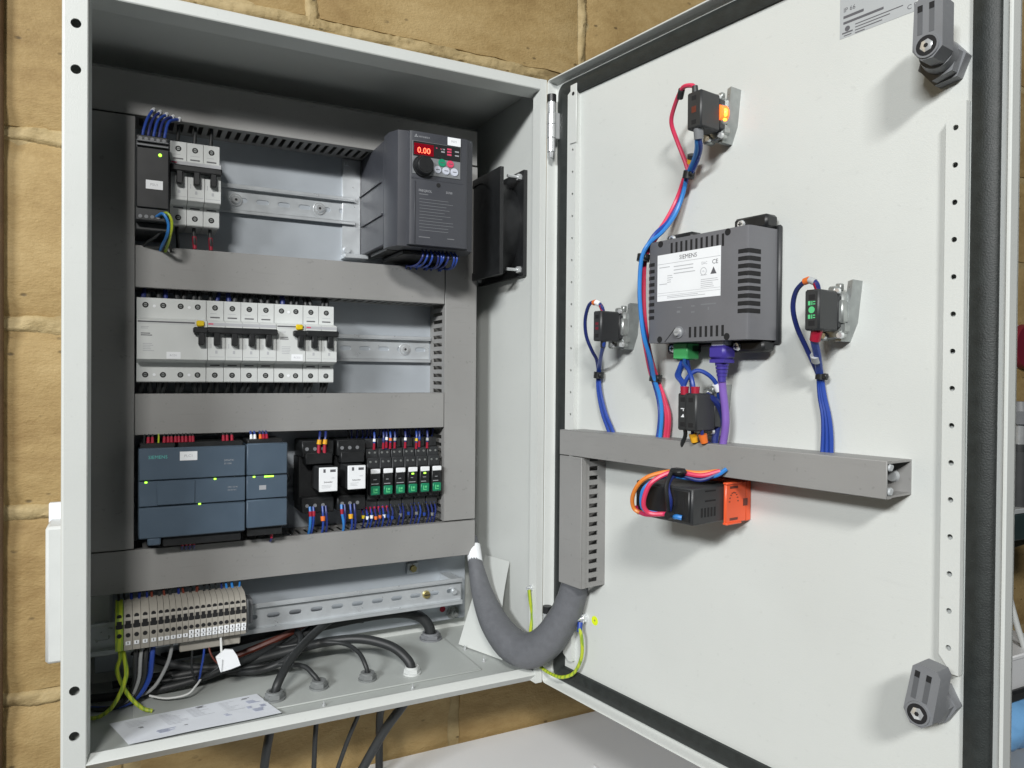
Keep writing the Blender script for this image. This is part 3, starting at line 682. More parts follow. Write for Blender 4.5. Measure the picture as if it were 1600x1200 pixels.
lines(q, 352.5, 372, 530, -37.45, .9); lines(q, 388, 397, 530.5, -37.45, .9); part('printed_line', q, 'latch', fcov)
part('cover_screw', MB().cyl((376.5, 592, -37.5), (376.5, 592, -37.1), 2.6, 2.6, 14), 'dark', fcov)
b = MB(); b.box(321.8, 323.9, 560, 563, -170, -84, 0, .4); b.box(321.8, 323.9, 600, 601.5, -178, -90, 0, .3); part('side_rib', b, 'vfd', vd)
b = MB(); b.box(300, 324, 524, 648, -179.9, -177, 0, .6); b.cyl((305.5, 530, -177), (305.5, 530, -172), 5, 4, 14, 0); b.cyl((305.5, 642, -177), (305.5, 642, -174), 3, 2.4, 12, 0); b.box(299, 330, 518.5, 524, -179.9, -160, 0, .6)
part('mounting_foot', b, 'rail', vd)
b = MB(); b.box(330, 424, 519.7, 523.8, -150, -85.5); b.box(345, 412, 514, 519.3, -150, -70, 0, 1); part('terminal_bay', b, 'black', vd)
t = bundle('wire_bundle', 'blue wires looping below the motor drive', 'wires', CAB, (390, 505, -90))
for i in range(9):
    u = 366+i*5.2; a = random.uniform(-6, 6)
    wire(t, [(u, 520, -62), (u+a*.5, 511, -54), (u+a, 503, -64), (u+a*1.6+3, 503, -90), (u+a*1.5+6, 507, -118), (u+8, 500, -140)], 1.25, 'wblue' if i % 3 else 'wdblue')

# ================================================================== cooling fan on the right wall
fa = thing('cooling_fan', 'black square cooling fan bolted to the right inner wall', 'fan', CAB, (479, 500, -103))
cy_, cz_ = -109.5, 561.5; hs = 66
for (d0, d1) in ((460, 465), (493, 498)):
    b = MB(); b.holecell(cz_-hs, cz_+hs, cy_-hs, cy_+hs, cz_, cy_, 58, 58, d0, d1, ax='u', n=40); part('flange', b, 'black', fa)
b = MB(); n_ = 40
ring = [(math.cos(2*math.pi*i/n_), math.sin(2*math.pi*i/n_)) for i in range(n_)]
vs = [(u, cz_+r*c, cy_+r*s_) for u in (465, 493) for r in (60.5, 58.2) for c, s_ in ring]
fs = []
for i in range(n_):
    j = (i+1) % n_; fs += [(i, j, 2*n_+j, 2*n_+i), (n_+i, n_+j, 3*n_+j, 3*n_+i)]
b.add(vs, fs); part('shroud', b, 'black', fa)
part('blackout_disc', MB().cyl((461.5, cz_, cy_), (463.5, cz_, cy_), 57.8, 57.8, 40), 'black', fa)  # black disc added over the opening so lit blades stay hidden
part('hub', MB().cyl((464, cz_, cy_), (490, cz_, cy_), 19, 20, 28), 'charcoal', fa)
for k in range(7):
    a = 2*math.pi*k/7; vs = []
    for r in (19, 37, 55):
        for q_ in (0, 1):
            an = a+(q_-.5)*(.62 if r < 50 else .75)+r*.004; vs.append((468+q_*17, cz_+r*math.cos(an), cy_+r*math.sin(an)))
    bl = MB().add(vs, [(0, 1, 3, 2), (2, 3, 5, 4)]); part('blade', bl, 'charcoal', fa)
for k in range(4):
    a = math.radians(45+90*k); part('spoke', MB().cyl((487, cz_+19*math.cos(a), cy_+19*math.sin(a)), (491, cz_+58*math.cos(a), cy_+58*math.sin(a)), 2.6, 2.6, 8), 'black', fa)
for sv in (-1, 1):
    for sw in (-1, 1):
        b = MB(); b.cyl((492.9, cz_+sv*58, cy_+sw*58), (488, cz_+sv*58, cy_+sw*58), 4.4, 4, 6); b.cyl((488, cz_+sv*58, cy_+sw*58), (474, cz_+sv*58, cy_+sw*58), 2., 2., 10); part('bolt', b, 'chrome', fa)

# ================================================================== ROW 3: controller
pc = thing('plc_controller', 'wide blue grey programmable controller with white label and green lights', 'controller', CAB, (118, 191, -172))
def plcbody(t, u0, u1, v0, v1):
    part('housing', MB().box(u0, u1, v0+4, v1-3, -172, -103, 0, 1), 'plcd', t)
b = 0
plcbody(pc, 64.4, 171.8, 191, 291)
part('upper_cover', MB().box(64.6, 171.6, 255.8, 290, -103, -97, 0, 1.2), 'plc', pc)
mid = part('middle_panel', MB().box(64.6, 171.6, 228, 254.8, -103, -98, 0, .8), 'plc', pc)
part('signal_board_cover', MB().box(82, 119.5, 229, 254.6, -98, -96.6, 0, .8), 'plc', mid)
part('lower_cover', MB().box(64.6, 171.6, 194, 227, -103, -97, 0, 1.2), 'plc', pc)
part('latch_tab', MB().box(73, 86, 186, 194.5, -103, -98, 0, 1.5), 'plc', pc)
text(pc, 'SIEMENS', 73.6, 280.2, -96.9, 5, 'teal')
lb = part('label', MB().box(104.2, 121.6, 275.8, 285.4, -96.9, -96.6), 'label', pc); text(lb, 'PLC1', 112.9, 280.6, -96.55, 4, 'inkp', 'CENTER')
text(pc, 'SIMATIC', 149, 274, -96.9, 2.8, 'silver'); text(pc, 'S7-1200', 149, 270.4, -96.9, 2.4, 'silver'); text(mid, 'CPU 1214C', 153, 244, -97.9, 2.2, 'silver'); text(mid, 'DC/DC/DC', 153, 240.8, -97.9, 1.9, 'silver')
def led(t, u, v, w, a=1.5, m='ledg'): return part('status_light', MB().box(u-a*.85, u+a*.85, v-.9, v+.9, w, w+.5, 0, .3), m, t)
led(pc, 71.5, 254, -97.5); led(pc, 139.8, 254, -97.5); led(pc, 124.2, 227.6, -97.5)
for (u0, u1) in ((66, 100), (103, 170)): part('terminal_connector', MB().box(u0, u1, 288.2, 294.5, -150, -104, 0, 1), 'black', pc)
part('terminal_connector', MB().box(88, 168, 183, 194.6, -150, -104, 0, 1), 'black', pc)
pe = thing('plc_expansion_module', 'narrow blue grey input module joined to the right of the controller', 'controller', CAB, (195, 195, -172))
plcbody(pe, 172.8, 217.6, 193, 293)
part('upper_cover', MB().box(172.9, 217.4, 255.8, 291.5, -103, -97, 0, 1.2), 'plc', pe)
mid = part('middle_panel', MB().box(172.9, 217.4, 229, 254.8, -103, -98, 0, .8), 'plc', pe)
part('lower_cover', MB().box(172.9, 217.4, 196.5, 228, -103, -97, 0, 1.2), 'plc', pe)
led(pe, 180.8, 254, -97.5); led(pe, 197, 253.8, -97.5, 6.2); part('printed_patch', MB().box(186.5, 194, 239, 244, -97.95, -97.8), 'silver', mid)
part('terminal_connector', MB().box(174.5, 213, 289.6, 295.5, -150, -104, 0, 1), 'black', pe)
part('terminal_connector', MB().box(174.5, 213, 186, 196.8, -150, -104, 0, 1), 'black', pe)
t = bundle('wire_bundle', 'red tipped wires dropping from the duct into the blue controller', 'wires', CAB, (118, 298, -130))
for u, m in [(70, 'wblack'), (74, 'red'), (78, 'red'), (84, 'gy')]+[(90+3.6*i+random.uniform(-.5, .5), 'red') for i in range(9)]+[(150, 'red'), (154, 'red'), (159, 'red')]:
    wr = wire(t, [(u, 294, -114), (u+.3, 299, -116), (u+.8, 303.5, -128), (u+1.2, 312, -146)], .95, m if m == 'gy' else 'wblack', 6, 3)
    if m == 'red': ferrule(wr, (u, 294, -112), (u+.1, 300.3, -115), 1.8, 'red')
t = bundle('wire_bundle', 'blue and orange marked wires entering the narrow input module', 'wires', CAB, (195, 298, -130))
for u, m, f in ((180, 'wblue', 'label'), (184, 'wblue', 'label'), (190, 'wdblue', 'orange'), (193.5, 'wdblue', 'red'), (197, 'wdblue', 'red')):
    wr = wire(t, [(u, 295, -114), (u+.3, 299.5, -116), (u+.8, 304, -128), (u+1, 312, -146)], 1.3, m, 6, 3); ferrule(wr, (u, 295, -113), (u+.2, 300, -116), 1.8, f)
t = bundle('wire_bundle', 'red tipped wires below the blue controller', 'wires', CAB, (120, 180, -130))
for u in (108, 112, 116, 120, 203):
    wr = wire(t, [(u, 186, -114), (u+.2, 178, -116), (u+.6, 170, -135)], 1.2, 'wdblue', 6, 3); ferrule(wr, (u, 186, -113.5), (u, 180, -114), 1.7, 'red')

# ================================================================== relays
def plug_relay(label, u0, u1, v0, f0, f1):
    t = thing('plug_in_relay', label, 'relay', CAB, ((u0+u1)/2, 210, -172), 'plug-in relays with white faces')
    b = MB(); b.box(u0, u1, 212, 270, -172, -140, 0, 1); b.box(u0+1, u1-1, 270, 290, -172, -128, 0, 1.2); b.box(u0+1, u1-1, 203, 222, -172, -126, 0, 1.2); b.box(u0+4, u1-4, 262, 276, -140, -122, 0, 1)
    part('socket', b, 'black', t)
    q = MB()
    for i in range(3):
        q.cyl((u0+7+i*9.5, 280, -128), (u0+7+i*9.5, 280, -127.4), 2.2, 2.2, 12); q.cyl((u0+7+i*9.5, 212, -126), (u0+7+i*9.5, 212, -125.4), 2.2, 2.2, 12)
    part('terminal_screw', q, 'latch', t)['kind'] = 'stuff'
    vz = (v0+28.5); part('relay_case', MB().box(f0, f1, v0+.2, vz-.2, -140, -101, 0, 1), 'charcoal', t)
    fc = part('white_face', MB().box(f0+.1, f1-.1, v0, vz, -101, -99.4, 0, .6), 'label', t)
    q = MB(); q.box(f0+5, f0+7.6, vz-6, vz-2, -99.4, -99.25, 0); q.box(f0+13, f0+19.5, vz-5.6, vz-2.6, -99.4, -99.25, 0); lines(q, f0+3, f1-7, v0+7.6, -99.4, .4, 1, 3, 1.5); part('printed_line', q, ['ink', 'inkp'], fc)
    text(fc, 'Schneider', f0+5.5, v0+11.2, -99.2, 2.6, 'ink'); text(fc, '24VDC', f0+14.4, v0+15.8, -99.2, 1.4, 'inkp')
    return t
plug_relay('left one of the two white-faced plug-in relays beside the controller', 239, 279.5, 231.8, 254, 276)
plug_relay('right one of the two white-faced plug-in relays next to the slim ones', 281.5, 319, 232.6, 288, 310)
ordn = ('leftmost', 'second from left', 'third from left', 'third from right', 'second from right', 'rightmost')
relays = []
for i in range(6):
    u0 = 320.2+i*16.3; u1 = u0+15.6; lit = i in (3, 4)
    t = thing('slim_relay', '%s of six slim black relays with green tabs%s' % (ordn[i], ', its light on' if lit else ''), 'relay', CAB, ((u0+u1)/2, 205, -172), 'slim relays with green release tabs')
    b = MB(); b.box(u0, u1, 214, 266, -172, -128, 0, .8); b.box(u0, u1, 258, 277, -172, -133, 0, .8); b.box(u0+.3, u1-.3, 277, 289, -172, -140, 0, .8); b.box(u0, u1, 200, 214, -172, -136, 0, .8)
    part('socket', b, 'charcoal', t)
    part('relay_case', MB().box(u0+1, u1-1.6, 219.5, 254, -128, -118, 0, .8), 'black', t)
    q = MB()
    for k in (-3.6, 3.6):
        q.cyl(((u0+u1)/2+k, 272, -133), ((u0+u1)/2+k, 272, -132.4), 1.5, 1.2, 10); q.cyl(((u0+u1)/2+k, 261, -128), ((u0+u1)/2+k, 261, -127.4), 1.5, 1.2, 10)
    part('terminal_screw', q, 'zamak', t)['kind'] = 'stuff'
    part('marker_tag', MB().box(u0+1.4, u1-2, 247.4, 253.4, -118, -116.4, 0, .8), 'label', t)
    part('release_tab', MB().box(u0+1.6, u1-2.4, 221, 232.2, -118, -115.8, 0, 1.2), 'green', t)
    q = MB(); q.box(u0+4.6, u0+5.8, 223.6, 229.4, -115.8, -115.6); q.box(u0+4.6, u0+9.6, 223.6, 224.8, -115.8, -115.58); q.box(u0+6.8, u0+9.6, 226.4, 229, -115.8, -115.6); part('printed_mark', q, 'pcbg', t)
    q = MB(); lines(q, u0+2.4, u1-3, 234.6, -118, .9, 0); lines(q, u0+5, u1-6, 240, -118, .7, 0); part('printed_line', q, 'silver', t)
    if lit: led(t, (u0+u1)/2-.3, 245, -118, 1.9)
# relay wires
t = bundle('wire_bundle', 'blue wires with amber markers entering the left plug-in relay', 'wires', CAB, (262, 288, -125))
for u in (259, 266):
    wr = wire(t, [(u, 282, -125), (u+.5, 291, -123), (u+2.5, 300, -128), (u+4, 312, -140)], 1.5, 'wdblue', 8, 3); ferrule(wr, (u, 275, -124), (u+.3, 285, -124), 2.2, 'red'); ferrule(wr, (u+.3, 286, -123.6), (u+.8, 291.5, -123.2), 2.9, 'amber', 'wire_marker')
t = bundle('wire_bundle', 'dark blue wires with red ends entering the tops of the slim relays', 'wires', CAB, (370, 290, -130))
for k, (u, mk) in enumerate(((330, 'label'), (342, 'wdblue'), (346, 'label'), (351, 'orange'), (357, 'sticker'), (371, 'label'), (386, 'yellow'), (390, 'wblue'), (401, 'sticker'))):
    v = random.uniform(0, 3); wr = wire(t, [(u, 276, -133), (u, 284, -131), (u+.6, 294, -132), (u+1.4, 304, -140), (u+1.6, 315, -150)], 1.3, 'wdblue' if k % 3 else 'wblue', 7, 3)
    ferrule(wr, (u, 275+v, -132), (u, 283+v, -131), 1.7, 'red'); ferrule(wr, (u+.1, 285+v, -131), (u+.3, 288.6+v, -131), 2., mk, 'wire_marker')
for u in range(300, 418, 6): wire(t, [(u, 285, -152), (u+random.uniform(-2, 2), 295, -146), (u+random.uniform(-3, 3), 314, -150)], 1.2, random.choice(('wdblue', 'wdblue', 'wblack')), 6, 3)
t = bundle('wire_bundle', 'light blue wires dropping from the plug-in relays into the lower duct', 'wires', CAB, (262, 195, -125))
for (u, m, mk, d) in ((249, 'wlblue', 'red', 0), (253, 'wblue', 'red', -1), (264, 'wblue', 'orange', 1), (268, 'wdblue', None, 2), (287, 'wlblue', 'red', 4), (291, 'wdblue', None, 0), (298, 'wblue', 'amber', 3), (303, 'wdblue', None, 2)):
    wr = wire(t, [(u, 211, -124), (u, 202, -121), (u+d*.6, 190, -122), (u+d, 180, -128), (u+d, 168, -140)], 1.7 if m == 'wlblue' else 1.4, m, 8, 3)
    if mk: ferrule(wr, (u, 206 if mk == 'red' else 199, -121.8), (u, 200 if mk == 'red' else 193.5, -120.8), 2.2 if mk == 'red' else 3., mk)
t = bundle('wire_bundle', 'blue wires with coloured markers below the slim relays', 'wires', CAB, (370, 190, -130))
for k in range(19):
    u = 316+k*5.4; mk = ('yellow', 'label', 'label', 'orange', 'orange', 'label', 'wblue')[k] if k < 7 else (None, 'latch', None, 'wblue')[k % 4]
    wr = wire(t, [(u, 204, -137), (u+random.uniform(-1, 1), 196, -130), (u+random.uniform(-2, 2), 186, -130), (u+1, 170, -145)], 1.15, random.choice(('wblue', 'wdblue', 'wdblue', 'wblack' if k > 6 else 'wblue')), 6, 3)
    ferrule(wr, (u, 203, -136), (u, 197, -131.5), 1.5, 'red' if k < 7 else 'wblack')
    if mk: v = 191+random.uniform(-2, 2); ferrule(wr, (u, v+2, -129.4), (u, v-2, -129.4), 2.1, mk, 'wire_marker')

# ================================================================== TERMINAL STRIP
ts = thing('terminal_strip', 'row of grey clamp terminals with white number tags on the low rail', 'terminals', CAB, (108, 78, -137))
TP = [(78, -134), (78.5, -98), (81, -92), (94.5, -88), (100, -88.5), (118, -90), (126, -94), (131.5, -103), (132, -130), (128, -134)]
TP = [(78+(v-78)*.86, w) for v, w in TP]
T_ = lambda v: 78+(v-78)*.86
def terminal(u0, u1, m, k):
    c = (u0+u1)/2; g = .2
    tb_ = part('terminal_block', MB().prism(TP, u0+g, u1-g, 'u'), m, ts)
    b = MB(); r = min(2.3, (u1-u0)*.36)
    for v, w in ((T_(122.3), -91.9), (T_(100.5), -88.5)): b.cyl((c, v, w-1), (c, v, w+.35), r, r, 12)
    b.box(c-(u1-u0)*.30, c+(u1-u0)*.30, T_(105), T_(117.5), -92, -89.2); b.box(c-(u1-u0)*.42, c+(u1-u0)*.42, T_(109), T_(113.5), -92, -88.8)
    part('clamp_opening', b, 'dark', tb_)
    if m == 'termg':
        q = MB()
        if k >= 9: q.box(u0+.5, u1-.5, 85.2, 89.2, -91, -88.9, 0, .3); q.box(u0+.5, u1-.5, 89.7, 94, -90, -87.5, 0, .3)
        else: q.box(c-2.4, c+2.4, 86.8, 91.4, -91, -88.4, 0, .3)
        part('number_tag', q, 'label', tb_)
        q = MB()
        if k >= 9: q.box(c-.6, c+.6, 86.2, 88.2, -88.9, -88.75); q.box(c-.6, c+.6, 90.8, 93, -87.5, -87.35)
        else: q.box(c-.5, c+.5, 88, 90.4, -88.4, -88.25)
        part('printed_number', q, 'ink', tb_)
terminal(43, 50.8, 'gy', 0)
u = 51
for k in range(19):
    p = 8.0 if k < 4 else 5.95
    terminal(u, u+p, 'termg', k); u += p
b = MB(); b.box(u+.2, u+3, 80, 117, -134, -95, 0, .8); b.box(u+3.2, u+10, 84, 112, -134, -112, 0, 1); part('end_stop', b, 'latch', ts)
part('wire_tray', MB().box(105, 168, 66, 77.6, -132, -104, 0, 1), 'termg', ts)
t = bundle('wire_bundle', 'dark wires entering the top of the terminal strip', 'wires', CAB, (108, 132, -120))
for k in range(20):
    u = 46+k*6.5; m = random.choice(('wdblue', 'wblack', 'wblack', 'wbrown')) if k < 17 else 'wlblue'
    wr = wire(t, [(u, 113, -122), (u+random.uniform(-1, 1), 121, -124), (u+random.uniform(-2, 2), 128, -131), (u+random.uniform(-3, 3), 142, -150)], random.uniform(1.1, 1.6), m, 6, 3)
    if k % 3 == 0: ferrule(wr, (u, 116.5, -123), (u+.2, 120, -124), 1.6, random.choice(('label', 'orange', 'wdblue', 'sticker', 'termg')), 'wire_marker')
t = bundle('wire_bundle', 'green yellow blue and grey wires hanging below the left terminals', 'wires', CAB, (70, 14, -100))
wire(t, [(47, 82, -104), (48, 72, -97), (45, 60, -91), (55, 35, -90), (68, 20, -86), (78, 15.5, -84)], 2.1, 'gy')
wire(t, [(49, 82, -106), (52, 70, -96), (53, 54, -86), (43, 30, -85), (30, 18, -88), (15, 15, -96)], 2.1, 'gy')
for du, m, r in ((0, 'wblue', 2.6), (-6, 'wblack', 2.4), (-11, 'wgrey', 2.0), (-16, 'wblack', 2.4)):
    wire(t, [(80+du, 82, -112), (78+du, 64, -104), (75+du*.9, 41, -106), (62+du*.6, 22, -108), (40+du*.4, 15, -112), (18, 15.5, -120)], r, m)
wire(t, [(97, 82, -114), (97, 68, -108), (91, 48, -110), (77, 27, -112), (50, 17, -120)], 1.9, 'wgrey')
wire(t, [(122, 80, -112), (118, 64, -106), (118, 44, -108), (122, 30, -112)], 1.2, 'wblack')
wire(t, [(131, 80, -112), (130, 60, -107), (127, 40, -109), (126, 28, -114)], 1.2, 'wblue')
wire(t, [(134, 80, -112), (136, 62, -103), (143, 50, -100), (155, 40, -108)], 1.0, 'wbrown')
wire(t, [(76, 22, -110), (92, 20, -100), (112, 22, -96), (122, 27, -104), (128, 30, -114)], 1.1, 'wwhite')
wire(t, [(150, 48, -102), (140, 40, -104), (130, 32, -110), (120, 30, -118)], 1.2, 'wblack')
wire(t, [(146.5, 84, -100), (146, 72, -90), (146, 62, -84)], 1.2, 'wwhite', 6, 3)
tg = MB(); tg.prism([(139.5, 63), (149, 70), (157, 68.5), (161.5, 61), (165, 50), (155, 47.5), (144.5, 46)], -82.6, -80, 'w'); tg.prism([(139.5, 63), (146, 60), (145, 46)], -80, -78.6, 'w')
single('white_tag', tg, 'label', CAB, (150, 46, -81), 'crumpled white tape tag hanging below the terminal strip', 'tag')

# ================================================================== glands and cables through the floor
def gland(label, u, v, w, r, m, hole):
    b = MB(); hexp = [(u+r*math.cos(math.radians(60*i+12)), w+r*math.sin(math.radians(60*i+12))) for i in range(6)]
    t = thing('cable_gland', label, 'cable gland', CAB, (u, v, w), 'cable glands in the cabinet floor')
    q = MB(); q.cyl((u, v, w), (u, v+2, w), r*1.12, r*1.12, 26); q.prism(hexp, v+2, v+6.5, 'v'); part('lock_nut', q, m, t)
    q = MB(); n = 24
    vs = [(u+rr*math.cos(2*math.pi*i/n), vv, w+rr*math.sin(2*math.pi*i/n)) for rr, vv in ((r*.86, v+6.5), (r*.84, v+9), (hole, v+9), (hole, v+4)) for i in range(n)]
    q.add(vs, [(k*n+i, k*n+(i+1) % n, (k+1)*n+(i+1) % n, (k+1)*n+i) for k in range(3) for i in range(n)]); part('threaded_end', q, m, t)
gland('grey gland beside the printed sheet, with a thick black cable', 198, 14.1, -61, 10.5, 'gland', 6)
gland('grey gland with a thin cable, second from the printed sheet', 248, 14.1, -69, 9.5, 'gland', 4)
gland('grey gland with a thin cable next to the white one', 304, 14.1, -67, 9.5, 'gland', 4)
gland('white gland with a thick black cable in the floor plate', 356.5, 14.1, -61, 9.5, 'white', 7)
gland('dark grey gland in the rear right corner of the floor', 420, 14.1, -162, 13.5, 'latch', 9)
def cable(label, path, r, m='wblack', n=12): return single('cable', MB().tube(path, r, n, 0, 7), m, CAB, tuple(path[0]), label, 'cable', 'black cables through the floor')
cable('thick black cable rising from the gland beside the printed sheet', [(184, -110, -70), (190, -50, -68), (196, -5, -61), (198, 18, -61), (203, 32, -64), (220, 46, -85), (245, 57, -110), (272, 62, -140), (290, 60, -165)], 4.8)
cable('thin dark cable from the second gland bending left', [(243, -110, -74), (245, -40, -72), (248, 0, -69), (248, 18, -69), (243, 28, -74), (232, 35, -90), (200, 31, -118), (160, 27, -132), (110, 24, -140), (60, 22, -150)], 2.8)
cable('thin dark cable arching back from the third gland', [(268, -110, -86), (284, -60, -80), (300, -10, -68), (304, 18, -67), (302, 32, -72), (298, 41, -88), (286, 45, -112), (255, 44, -132), (215, 40, -145)], 2.6)
cable('thick black cable arching left out of the white gland', [(300, -120, -100), (330, -60, -85), (352, -15, -64), (356, 18, -61), (350, 33, -70), (335, 43, -88), (305, 48, -110), (265, 43, -130), (225, 36, -138), (170, 30, -140), (100, 26, -145)], 5.6)
cable('black cable curving into the rear corner gland', [(420, -10, -162), (420, 18, -162), (416, 34, -164), (403, 46, -168), (376, 53, -171), (330, 54, -172), (270, 50, -172)], 7)
cable('black cable sagging behind the terminal strip', [(60, 60, -150), (110, 36, -145), (160, 30, -138), (200, 34, -140), (240, 44, -150), (270, 60, -160)], 4.6)
cable('dark cable lying along the back of the floor', [(40, 20, -165), (120, 22, -168), (200, 24, -165), (250, 40, -168), (300, 56, -172)], 4.)
single('brown_wire', MB().tube([(170, 36, -152), (205, 46, -150), (235, 55, -152), (262, 63, -160)], 4., 8), 'wbrown', CAB, (210, 40, -158), 'reddish brown cable core under the slotted rail', 'wire')
cable('black cable looping low behind the printed sheet', [(20, 18, -140), (70, 20, -128), (120, 26, -122), (165, 34, -128), (205, 40, -145), (240, 52, -165)], 4.4)
cable('black cable coiled beneath the terminal strip', [(150, 22, -150), (185, 26, -120), (215, 34, -112), (238, 44, -126), (240, 54, -150), (215, 60, -168)], 4.0)
cable('flat dark cable running under the slotted rail', [(90, 40, -172), (150, 44, -168), (210, 52, -166), (270, 58, -170), (330, 50, -174)], 5.)
cable('dark cable hanging against the wall below the cabinet', [(352, -8, -95), (348, -60, -150), (350, -110, -165), (352, -190, -170)], 5.)

# printed sheet on the cabinet floor
vs = []; n_ = 16
A, B, C_, D_ = Vector((38, 72)), Vector((182, 80)), Vector((198, 20)), Vector((55, 16))
for j in range(9):
    for i in range(n_+1):
        s_, t_ = i/n_, j/8; p = (A*(1-s_)+B*s_)*(1-t_)+(D_*(1-s_)+C_*s_)*t_
        vs.append((p.x, 15.4+.25*math.sin(s_*9+t_*4), -p.y))
fs = [(j*(n_+1)+i, j*(n_+1)+i+1, (j+1)*(n_+1)+i+1, (j+1)*(n_+1)+i) for j in range(8) for i in range(n_)]
sh = thing('document_sleeve', 'clear sleeve with a printed sheet lying on the cabinet floor', 'document', CAB, (118, 14, -45))
part('sheet', MB().add(vs, fs), 'paper', sh, fix=False)
q = MB()
def mark(s0, s1, t0, t1, m):
    P = lambda s_, t_: ((A*(1-s_)+B*s_)*(1-t_)+(D_*(1-s_)+C_*s_)*t_)
    c = [P(s0, t0), P(s1, t0), P(s1, t1), P(s0, t1)]; q.add([(p.x, 15.9, -p.y) for p in c], [(0, 1, 2, 3)], m)
for s0, t0, n2, l in ((.86, .10, 2, .07), (.87, .24, 4, .09), (.83, .48, 3, .05), (.92, .50, 3, .05), (.85, .62, 4, .10), (.66, .60, 3, .05), (.38, .70, 1, .03), (.20, .70, 4, .13), (.55, .06, 2, .06), (.13, .42, 2, .03)):
    for r_ in range(n2): mark(s0+random.uniform(0, .012), s0+l*random.uniform(.6, 1), t0+.035*r_, t0+.035*r_+.018, 1 if n2 > 2 else 0)
for c0, rows in ((.70, 8), (.30, 9), (.48, 7), (.08, 5)):
    for i in range(rows): mark(c0, c0+.05+.10*random.random(), .12+.055*i, .128+.055*i, 2)
part('printed_mark', q, ['ink', 'inkb', 'inkp'], sh, fix=False)

# white folded sheet leaning in the lower right corner
ws_ = MB(); vs = []
bl, br, tr, tl = Vector((446, 13.5, -128)), Vector((473, 13.5, -52)), Vector((497.6, 128, -82)), Vector((496, 122, -152))
for j in range(9):
    for i in range(9):
        s_, t_ = i/8, j/8; p = (bl*(1-s_)+br*s_)*(1-t_)+(tl*(1-s_)+tr*s_)*t_
        p += Vector((-6, 0, 0))*math.sin(math.pi*t_)*s_ ; vs.append(tuple(p))
ws_.add(vs, [(j*9+i, j*9+i+1, (j+1)*9+i+1, (j+1)*9+i) for j in range(8) for i in range(8)])
single('white_sheet', ws_, 'paint', CAB, (465, 14, -90), 'plain white sheet leaning in the lower right corner of the cabinet', 'sheet', fix=False)

# grey sleeve loop from the plate to the door
def d2c(s, z, h):
    p = CAB.inverted() @ DOOR @ Vector((s*K, z*K, h*K)); return (p.x/K, p.y/K, p.z/K)
SLV = [((470, 150, -142), 8.), ((468, 131, -128), 8.6), ((465.5, 117.5, -117), 9.8), ((464.1, 89.3, -95), 13.6), ((464.8, 61.3, -62), 17.6), ((470.5, 43.5, -27), 20.2), ((480.6, 41.5, 0), 20.8), ((491, 58.5, 26), 19.6), ((500.4, 89.4, 46), 18.), ((505.2, 116, 57), 16.4), ((506.5, 139.8, 64), 15.2), ((507, 155, 66), 14.5)]
path = [p_ for p_, r_ in SLV]
def slv_r(t):
    x = t*(len(SLV)-1); i_ = min(int(x), len(SLV)-2); f_ = x-i_; return SLV[i_][1]*(1-f_)+SLV[i_+1][1]*f_
gl = thing('cable_sleeve', 'thick grey braided sleeve hanging in a loop between cabinet and door', 'cable sleeve', CAB, (470, 40, 0))
sb = MB(); sb.tube(path, 1., 64, 0, 10, rf=slv_r)
NS = 64; nr = len(sb.v)//NS
for a in range(nr):                                   # fine ribs of the woven sleeve
    c = [sum(sb.v[a*NS+k][x] for k in range(NS))/NS for x in range(3)]
    for k in range(NS):
        f_ = 1+.011*(1 if (k+a//2) % 2 else -1)+random.uniform(-.004, .004); p_ = sb.v[a*NS+k]; sb.v[a*NS+k] = tuple(c[x]+(p_[x]-c[x])*f_ for x in range(3))
part('sleeve', sb, 'sleeve', gl)
part('tape_end', MB().tube([(469.3, 141, -135), (468, 131, -128), (466.4, 121.5, -120.5)], 9.7, 18, 0, 4), 'label', gl)
t = thing('earth_wire', 'green yellow earth wire with blue lug curling at the door hinge', 'wire', DOOR, (64, 60, -4))
wire(t, [(68, 84, 0), (72, 74, 0), (70, 52, -2), (58, 30, -1), (42, 21, 5), (20, 19, 5), (3, 20, 4)], 2.0, 'gy')
lg = MB(); lg.cyl((66, 90, -3), (68, 80, 0), 3.1, 2.9, 12, 0); lg.box(60, 69, 88, 97, -6.2, -4.8, 1, .5); part('lug', lg, ['wblue', 'chrome'], t)
t = thing('earth_wire', 'short green yellow earth wire hanging from the stud on the right wall', 'wire', CAB, (490, 50, -10))
wire(t, [(486.5, 112, -10), (488, 98, -9), (491, 80, -9), (488, 64, -7), (485, 46, -6)], 2.1, 'gy')

# ================================================================== DOOR: operator panel back
hm = thing('operator_panel', 'grey rear housing of a touch panel with white rating label on the door', 'touch panel', DOOR, (255, 402, -12))
b = MB(); b.prism([(197, -11.9), (197, 26), (198, 28), (200, 29), (309.5, 29), (312, 28.2), (313.2, 26), (315, -11.9)], 402.5, 499, 'v'); part('housing', b, 'hmi', hm)
b = MB(); b.box(193, 318, 399.5, 503, -11.9, -7.5, 0, 1.5); part('bezel_frame', b, 'charcoal', hm)
for (u0, u1, v0, v1) in ((201, 234, 499, 508), (281, 316, 499, 511), (203, 234, 392.5, 402.4), (278, 314, 392.5, 402.4)):
    b = MB(); b.box(u0, u1, v0, v1, -7.4, 9, 0, 2.2); part('mounting_clip', b, 'black', hm)
    b = MB(); screw(b, u0+9, (v0+v1)/2, 9, 3.8, 2.4, 0, 1); part('clip_screw', b, ['chrome', 'dark'], hm)
for i in range(11): part('vent_slot', MB().box(225.5+i*5.9, 228.2+i*5.9, 484.5, 495.5, 28.5, 29.15, 0, .2), 'dark', hm)  # blocks proud of the face, coloured as the shade of open slots
for i in range(7): part('vent_slot', MB().box(248.5+i*6.1, 251.4+i*6.1, 406, 415.8, 28.5, 29.15, 0, .2), 'dark', hm)
